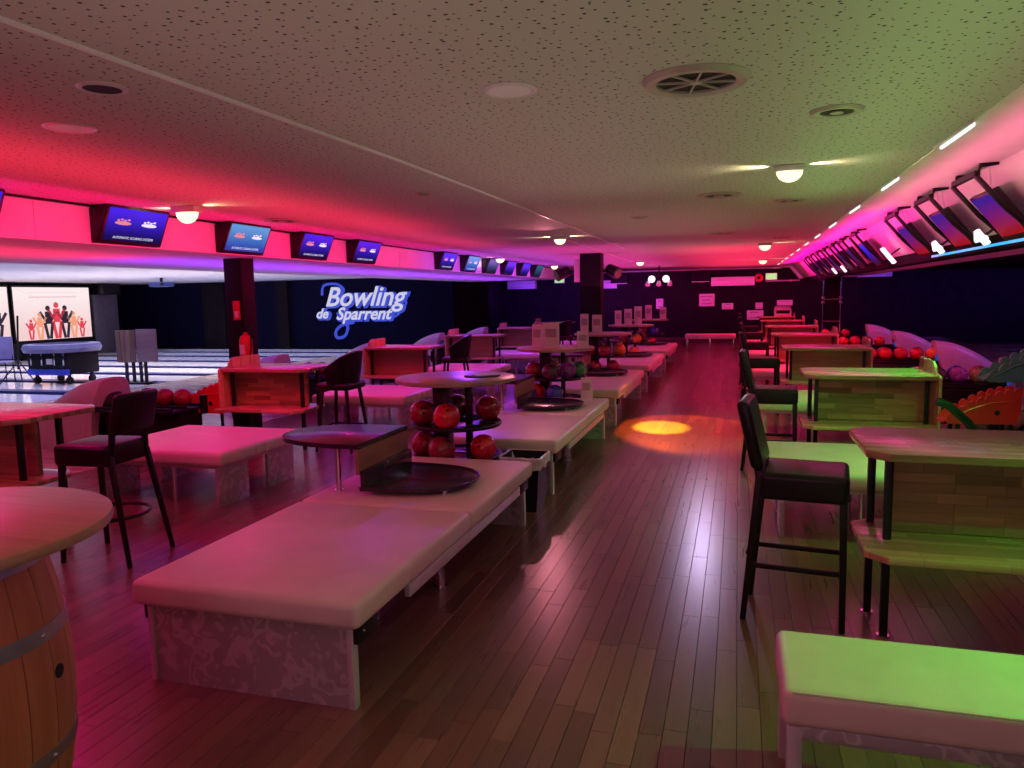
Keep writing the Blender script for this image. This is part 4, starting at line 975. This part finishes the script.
# ================================================================ SIGN, BIG SCREENS, LANE FURNITURE
def signline(t, s, x, z, size, sh=0.35):
    u = Matrix(((1, 0, 0, x), (0, 0, -1, 0), (0, 1, 0, z), (0, 0, 0, 1)))
    a = text('letters', s, size, M_SIGNW, t, Matrix.Translation((0, -0.09, 0)) @ u, 0.03, sh, 0.012)
    bq = text('glow_outline', s, size, M_SIGNB, t, Matrix.Translation((0.03, -0.03, -0.03)) @ u, 0.02, sh, 0.055)
t = thing('wall_sign_letters', 'lit white script sign with blue outline on the navy wall', 'wall sign', (-13.0, 24.6, 0))
signline(t, 'Bowling', 0.1, 1.8, 0.98); signline(t, 'de', -1.62, 1.22, 0.5); signline(t, 'Sparrent', 0.05, 1.2, 0.62)
def spline(c, n=10):
    out = []; c = [Vector(q) for q in c]
    for i in range(len(c) - 1):
        p0, p1, p2, p3 = c[max(i - 1, 0)], c[i], c[i + 1], c[min(i + 2, len(c) - 1)]
        for k in range(n):
            t_ = k / n; out.append(0.5 * (2 * p1 + (p2 - p0) * t_ + (2 * p0 - 5 * p1 + 4 * p2 - p3) * t_ ** 2 + (3 * p1 - p0 - 3 * p2 + p3) * t_ ** 3))
    return out + [c[-1]]
bb = BM(); tube(bb, spline([(-1.0, -0.05, 1.25), (-0.7, -0.05, 1.0), (-0.6, -0.05, 0.7), (-0.75, -0.05, 0.4), (-1.05, -0.05, 0.36), (-1.08, -0.05, 0.6), (-0.8, -0.05, 0.82), (-0.35, -0.05, 0.9)]), 0.055, 8); obj('flourish', bb, M_SIGNB, t)
bb = BM(); tube(bb, spline([(1.45, -0.05, 1.9), (1.75, -0.05, 1.6), (1.5, -0.05, 1.25), (1.25, -0.05, 1.1), (1.15, -0.05, 1.3), (1.45, -0.05, 1.45)]), 0.045, 8); obj('flourish', bb, M_SIGNB, t)
bb = BM(); tube(bb, spline([(-1.6, -0.05, 1.9), (-1.5, -0.05, 2.25), (-1.0, -0.05, 2.3), (-0.7, -0.05, 2.1), (-0.85, -0.05, 1.8)]), 0.045, 8); obj('flourish', bb, M_SIGNB, t)
# big video screens at the end of the left lanes
M_VID = screen_mat('video_backdrop', (0.9, 0.62, 0.62), (1.0, 0.85, 0.86), 1.0, 'Z')
def video(y0, y1, label, n):
    t = thing('video_screen', label, 'screen', (-22.0, 0, 0), 0, 'video screens over the pin end')
    obj('bezel', box(BM(), (-0.05, (y0 + y1) / 2, 1.46), (0.1, y1 - y0, 1.86), 0.01), M_BLACK, t)
    d = obj('display', box(BM(), (0.006, (y0 + y1) / 2, 1.46), (0.012, y1 - y0 - 0.12, 1.72)), M_VID, t, smooth=False)
    cols = [emis('vid_dark', (0.02, 0.015, 0.03), 1), emis('vid_red', (0.75, 0.05, 0.08), 1), emis('vid_orange', (0.9, 0.35, 0.2), 1)]
    W = y1 - y0
    for q in range(n):
        yy = y0 + W * (0.2 + 0.65 * q / max(1, n - 1)); s = 1.2 * (0.6, 0.8, 1.0, 1.1, 1.0, 0.8, 0.6)[q % 7]; c = cols[(1, 2, 0, 1, 0, 2, 1)[q % 7]]
        bb = BM(); Z = 0.62
        def bx(y, z, w_, h_, r=0): box(bb, (0.0145, yy + y * s, Z + z * s), (0.004, w_ * s, h_ * s), 0, (r, 0, 0))
        bx(0, 0.58, 0.2, 0.34); bx(-0.08, 0.22, 0.09, 0.45, 0.18); bx(0.08, 0.22, 0.09, 0.45, -0.18); bx(-0.17, 0.62, 0.08, 0.3, 0.6); bx(0.17, 0.62, 0.08, 0.3, -0.6)
        cyl(bb, (0.0125, yy, Z + 0.84 * s), (0.0165, yy, Z + 0.84 * s), 0.075 * s, n=12); obj('dancer_image', bb, c, d)
    for z, c in ((2.15, (0.95, 0.75, 0.8)), (2.0, (0.8, 0.45, 0.5)), (1.2, (0.95, 0.8, 0.85))):
        bb = BM(); box(bb, (0.0135, (y0 + y1) / 2, z), (0.003, W * 0.6, 0.025)); obj('ceiling_line_image', bb, emis('vid_line%d' % int(z * 100), c, 0.9), d)
    for s in (-1, 1): bb = BM(); bar(bb, (0.0135, (y0 + y1) / 2 + s * W * 0.18, 1.95), (0.0135, (y0 + y1) / 2 + s * W * 0.46, 2.28), 0.04, 0.002); obj('perspective_line_image', bb, emis('vid_pinkline', (0.85, 0.5, 0.55), 0.9), d)
video(18.35, 21.4, 'large lit video screen with dancers above the left lane end', 7)
video(15.2, 18.28, 'large video screen beside the dancing one, cut by the frame', 5)
t = thing('pin_deck_mask', 'low black mask wall under the video screens', 'mask wall', (-22.05, 12, 0)); obj('panel', box(BM(), (0, 0, 0.27), (0.1, 19.0, 0.5)), M_DARK, t)
t = thing('loudspeaker', 'black loudspeaker box on the grey end panel', 'speaker', (-21.9, 22.05, 2.09)); obj('cabinet', box(BM(), (0, 0, 0.18), (0.5, 0.8, 0.38), 0.02), M_BLACK, t); obj('grille', box(BM(), (0.255, 0, 0.18), (0.01, 0.7, 0.3)), M_DARK, t)
t = thing('grey_end_panel', 'tall grey panel beside the video screen', 'panel', (-22.05, 22.05, 0)); obj('board', box(BM(), (0, 0, 1.035), (0.12, 1.1, 2.07), 0.01), mat('grey_board', (0.13, 0.12, 0.14), 0.5), t)
# round trolley
t = thing('round_trolley', 'round padded ring on a black wheeled case by the left lanes', 'trolley', (-14.35, 13.1, 0))
bb = BM(); lathe(bb, [(0.52, 0.72), (0.74, 0.7), (0.78, 0.78), (0.74, 0.87), (0.56, 0.88), (0.52, 0.72)], n=36); obj('padded_ring', bb, mat('lilac_vinyl', (0.14, 0.14, 0.26), 0.4), t, doubles=True)
bb = BM(); cyl(bb, (0, 0, 0.7), (0, 0, 0.8), 0.54, n=28); obj('top_disc', bb, M_PILLAR, t)
obj('case', box(BM(), (0, 0, 0.45), (1.15, 0.8, 0.46), 0.02), M_PILLAR, t)
obj('blue_band', box(BM(), (0, -0.41, 0.27), (1.15, 0.02, 0.13)), mat('blue_vinyl', (0.03, 0.06, 0.5), 0.4), t)
for x in (-0.45, -0.15, 0.2, 0.45): obj('clamp', box(BM(), (x, -0.415, 0.55), (0.04, 0.03, 0.26), 0.004), M_CHROME, t)
obj('badge', box(BM(), (0.05, -0.41, 0.5), (0.16, 0.02, 0.12)), M_PAPER, t)
for x in (-0.45, 0.45):
    for y in (-0.3, 0.3): bb = BM(); cyl(bb, (x - 0.03, y, 0.08), (x + 0.03, y, 0.08), 0.08, n=16); bar(bb, (x, y, 0.1), (x, y, 0.24), 0.05); obj('wheel', bb, M_BLACK, t)
# boards on posts
t = thing('board_stand', 'pair of wooden boards on thin black posts by the left lanes', 'stand', (-12.4, 13.2, 0))
for q in range(4): obj('board', box(BM(), (-0.5 + 0.125 * q, 0.0, 0.8), (0.115, 0.04, 0.7), 0.004), wood('stand_wood', (0.17, 0.09, 0.07), (0.1, 0.05, 0.04), 'z'), t)
obj('pale_board', box(BM(), (0.26, -0.02, 0.82), (0.52, 0.04, 0.7), 0.006), wood('stand_wood_pale', (0.26, 0.15, 0.18), (0.2, 0.11, 0.14), 'x'), t)
for x in (-0.36, -0.17, 0.02, 0.15): obj('post', box(BM(), (x, 0.03, 0.25), (0.05, 0.05, 0.5)), M_BLACK, t)
obj('base', box(BM(), (-0.1, 0.03, 0.015), (0.7, 0.4, 0.03), 0.004), M_BLACK, t)
t = thing('stacking_chair', 'lilac shell chair with thin black legs by the left lanes', 'chair', (-16.1, 13.0, 0), 0.5)
bb = BM(); rounded_cushion(bb, -0.22, 0.22, -0.22, 0.22, 0.44, 0.47, 0.012); obj('seat', bb, mat('lilac_plastic', (0.24, 0.22, 0.42), 0.4), t)
bb = BM(); rounded_cushion(bb, -0.21, 0.21, 0.2, 0.235, 0.5, 1.02, 0.012); obj('backrest', bb, MATS['lilac_plastic'], t)
for x in (-0.19, 0.19):
    bb = BM(); tube(bb, [(x, -0.2, 0.0), (x, -0.19, 0.44), (x, 0.2, 0.44), (x, 0.24, 0.0)], 0.014, 6); obj('leg_frame', bb, M_BLACK, t)
    bb = BM(); tube(bb, [(x, 0.2, 0.44), (x, 0.235, 0.9)], 0.014, 6); obj('back_post', bb, M_BLACK, t)
t = thing('tripod_stand', 'thin black tripod stand next to the lilac chair', 'stand', (-15.45, 12.9, 0))
bb = BM(); cyl(bb, (0, 0, 0.3), (0.12, 0, 1.5), 0.02, n=8); obj('mast', bb, M_BLACK, t)
for a in (0.2, 2.3, 4.4): bb = BM(); tube(bb, [(0.02, 0, 0.5), (0.4 * math.cos(a), 0.4 * math.sin(a), 0.0)], 0.014, 6); obj('leg', bb, M_BLACK, t)
t = thing('ceiling_projector', 'small dark blue projector hung over the left lanes', 'projector', (-16.6, 18.8, 2.28)); obj('body', box(BM(), (0, 0, 0), (0.6, 0.4, 0.14), 0.03), mat('navy_plastic', (0.04, 0.06, 0.2), 0.4), t); obj('hanger', box(BM(), (0, 0, 0.13), (0.06, 0.06, 0.14)), M_BLACK, t)
bb = BM(); cyl(bb, (0.2, -0.2, 0), (0.2, -0.23, 0), 0.05, n=12); obj('lens', bb, M_DARK, t)

# ================================================================ BACK WALL THINGS (wall face at y = 30.4)
YB = 30.4
def ac(x, z, wd, label, y=YB):
    t = thing('air_conditioner', label, 'air conditioner', (x, y, z))
    obj('casing', box(BM(), (0, -0.13, 0), (wd, 0.26, 0.34), 0.03), M_WPLAST, t); obj('flap', box(BM(), (0, -0.262, -0.1), (wd * 0.92, 0.012, 0.07), 0.003), M_STEEL, t); obj('outlet', box(BM(), (0, -0.2, -0.172), (wd * 0.88, 0.1, 0.01)), M_DARK, t)
ac(-0.2, 2.15, 1.6, 'white wall air conditioner over the aisle end'); ac(4.75, 2.36, 1.15, 'white wall air conditioner under the far right screens'); ac(-8.6, 2.2, 1.2, 'white wall air conditioner under the far left screens')
def speaker(x, z, label):
    t = thing('wall_speaker', label, 'speaker', (x, YB, z)); obj('cabinet', box(BM(), (0, -0.15, 0), (0.66, 0.3, 0.4), 0.015), M_PILLAR, t); obj('grille', box(BM(), (0, -0.305, 0), (0.58, 0.012, 0.33), 0.004), M_DARKWALL, t); obj('frame_edge', box(BM(), (0, -0.3, -0.19), (0.66, 0.02, 0.02)), M_STEEL, t)
speaker(-1.4, 2.35, 'dark speaker box left of the aisle air conditioner'); speaker(-4.55, 2.35, 'dark speaker box right of the black pillar')
def poster(x, z, wd, h, label, lines=3, m=None):
    t = thing('wall_poster', label, 'poster', (x, YB, z)); obj('sheet', box(BM(), (0, -0.008, 0), (wd, 0.016, h), 0.002), m or M_PAPER, t)
    for q in range(lines): obj('printed_line', box(BM(), (R.uniform(-.05, .05) * wd, -0.018, h * (0.28 - 0.56 * q / max(1, lines - 1))), (wd * R.uniform(0.5, 0.8), 0.004, h * 0.11)), mat('print_grey', (0.45, 0.42, 0.42), 0.6), t)
poster(-1.16, 1.45, 0.58, 0.48, 'pale framed notice on the back wall over the back bench'); poster(-0.38, 1.2, 0.42, 0.24, 'small pale notice right of the framed notice', 2)
poster(-2.97, 1.33, 0.28, 0.4, 'upright pale sheet on the back wall by the menus', 2); poster(-4.97, 2.14, 0.6, 0.32, 'square glowing pink notice beside the pillar', 1)
poster(0.64, 0.85, 0.6, 0.36, 'wide printed card on wall behind the far tables', 2); poster(0.78, 1.2, 0.26, 0.24, 'little printed card above the wide card', 2)
poster(1.7, 1.3, 0.56, 0.2, 'narrow printed strip above the till', 1)
t = thing('till_box', 'white boxy till on the far right table', 'till', (1.36, 25.25, 0.945)); obj('body', box(BM(), (0, 0, 0.12), (0.5, 0.34, 0.24), 0.01), M_WPLAST, t); obj('lid', box(BM(), (0, 0.05, 0.27), (0.48, 0.22, 0.06), 0.01, (0.2, 0, 0)), M_STEEL, t); obj('dark_front', box(BM(), (0, -0.172, 0.14), (0.4, 0.008, 0.1)), M_PILLAR, t)
t = thing('exit_sign', 'lit green and white exit sign on the back wall', 'exit sign', (1.2, YB, 2.3)); obj('case', box(BM(), (0, -0.04, 0), (0.42, 0.08, 0.26), 0.01), M_WPLAST, t); obj('lit_face', box(BM(), (0, -0.084, 0), (0.38, 0.01, 0.22)), M_EXIT, t)
t = thing('exit_sign', 'lit yellow green exit sign past the last left screen', 'exit sign', (-7.02, YB, 2.38)); obj('case', box(BM(), (0, -0.04, 0), (0.42, 0.08, 0.28), 0.01), M_WPLAST, t); obj('lit_face', box(BM(), (0, -0.084, 0), (0.38, 0.01, 0.24)), M_EXIT, t)
t = thing('wall_alarm', 'round red alarm beside the green exit sign', 'alarm', (0.75, YB, 2.26)); bb = BM(); cyl(bb, (0, 0, 0), (0, -0.08, 0), 0.17, 0.15, 20); obj('drum', bb, M_REDPL, t); bb = BM(); cyl(bb, (0, -0.078, 0), (0, -0.09, 0), 0.06, n=12); obj('grille', bb, M_DARK, t)
t = thing('pipe_rail', 'thin pale pipe running beside the exit sign', 'pipe', (1.9, YB - 0.05, 2.13)); bb = BM(); tube(bb, [(-0.9, 0, 0), (1.2, 0, 0.01)], 0.025, 8); obj('pipe', bb, M_STEEL, t); obj('clip', box(BM(), (0, 0.02, 0), (0.05, 0.06, 0.08)), M_STEEL, t)
# spotlight cluster
t = thing('spotlight_cluster', 'cluster of small white spotlights under the far ceiling', 'spotlights', (-2.37, 24.0, ZC))
bb = BM(); cyl(bb, (0, 0, 0), (0, 0, -0.3), 0.02, n=8); bar(bb, (-0.3, 0, -0.32), (0.3, 0, -0.32), 0.04); obj('bar', bb, M_BLACK, t)
for x in (-0.22, 0.22): bb = BM(); sph(bb, (x, -0.05, -0.42), 0.11, 14, 10); obj('lit_globe', bb, emis('globe', (1, 0.78, 0.9), 1.8), t)
for x in (-0.34, 0.0, 0.34): bb = BM(); cyl(bb, (x, -0.02, -0.5), (x, -0.1, -0.6), 0.05, 0.08, 12); obj('small_spot', bb, M_STEEL, t)
# aluminium truss frame
t = thing('truss_frame', 'upright aluminium truss frame at the far right', 'truss', (2.87, 26.0, 0))
for x in (-0.26, 0.26):
    bb = BM(); tube(bb, [(x, 0, 0), (x, 0, 2.2)], 0.03, 8); obj('upright', bb, M_CHROME, t)
    for z in (1.35, 1.5): obj('clamp', box(BM(), (x, 0, z), (0.1, 0.1, 0.08), 0.01), M_CHROME, t)
for z in (0.75, 1.45, 2.2): bb = BM(); tube(bb, [(-0.26, 0, z), (0.26, 0, z)], 0.022, 8); obj('crossbar', bb, M_CHROME, t)
obj('dark_cover', box(BM(), (0, 0.05, 1.45), (0.46, 0.03, 1.5)), M_DARK, t)
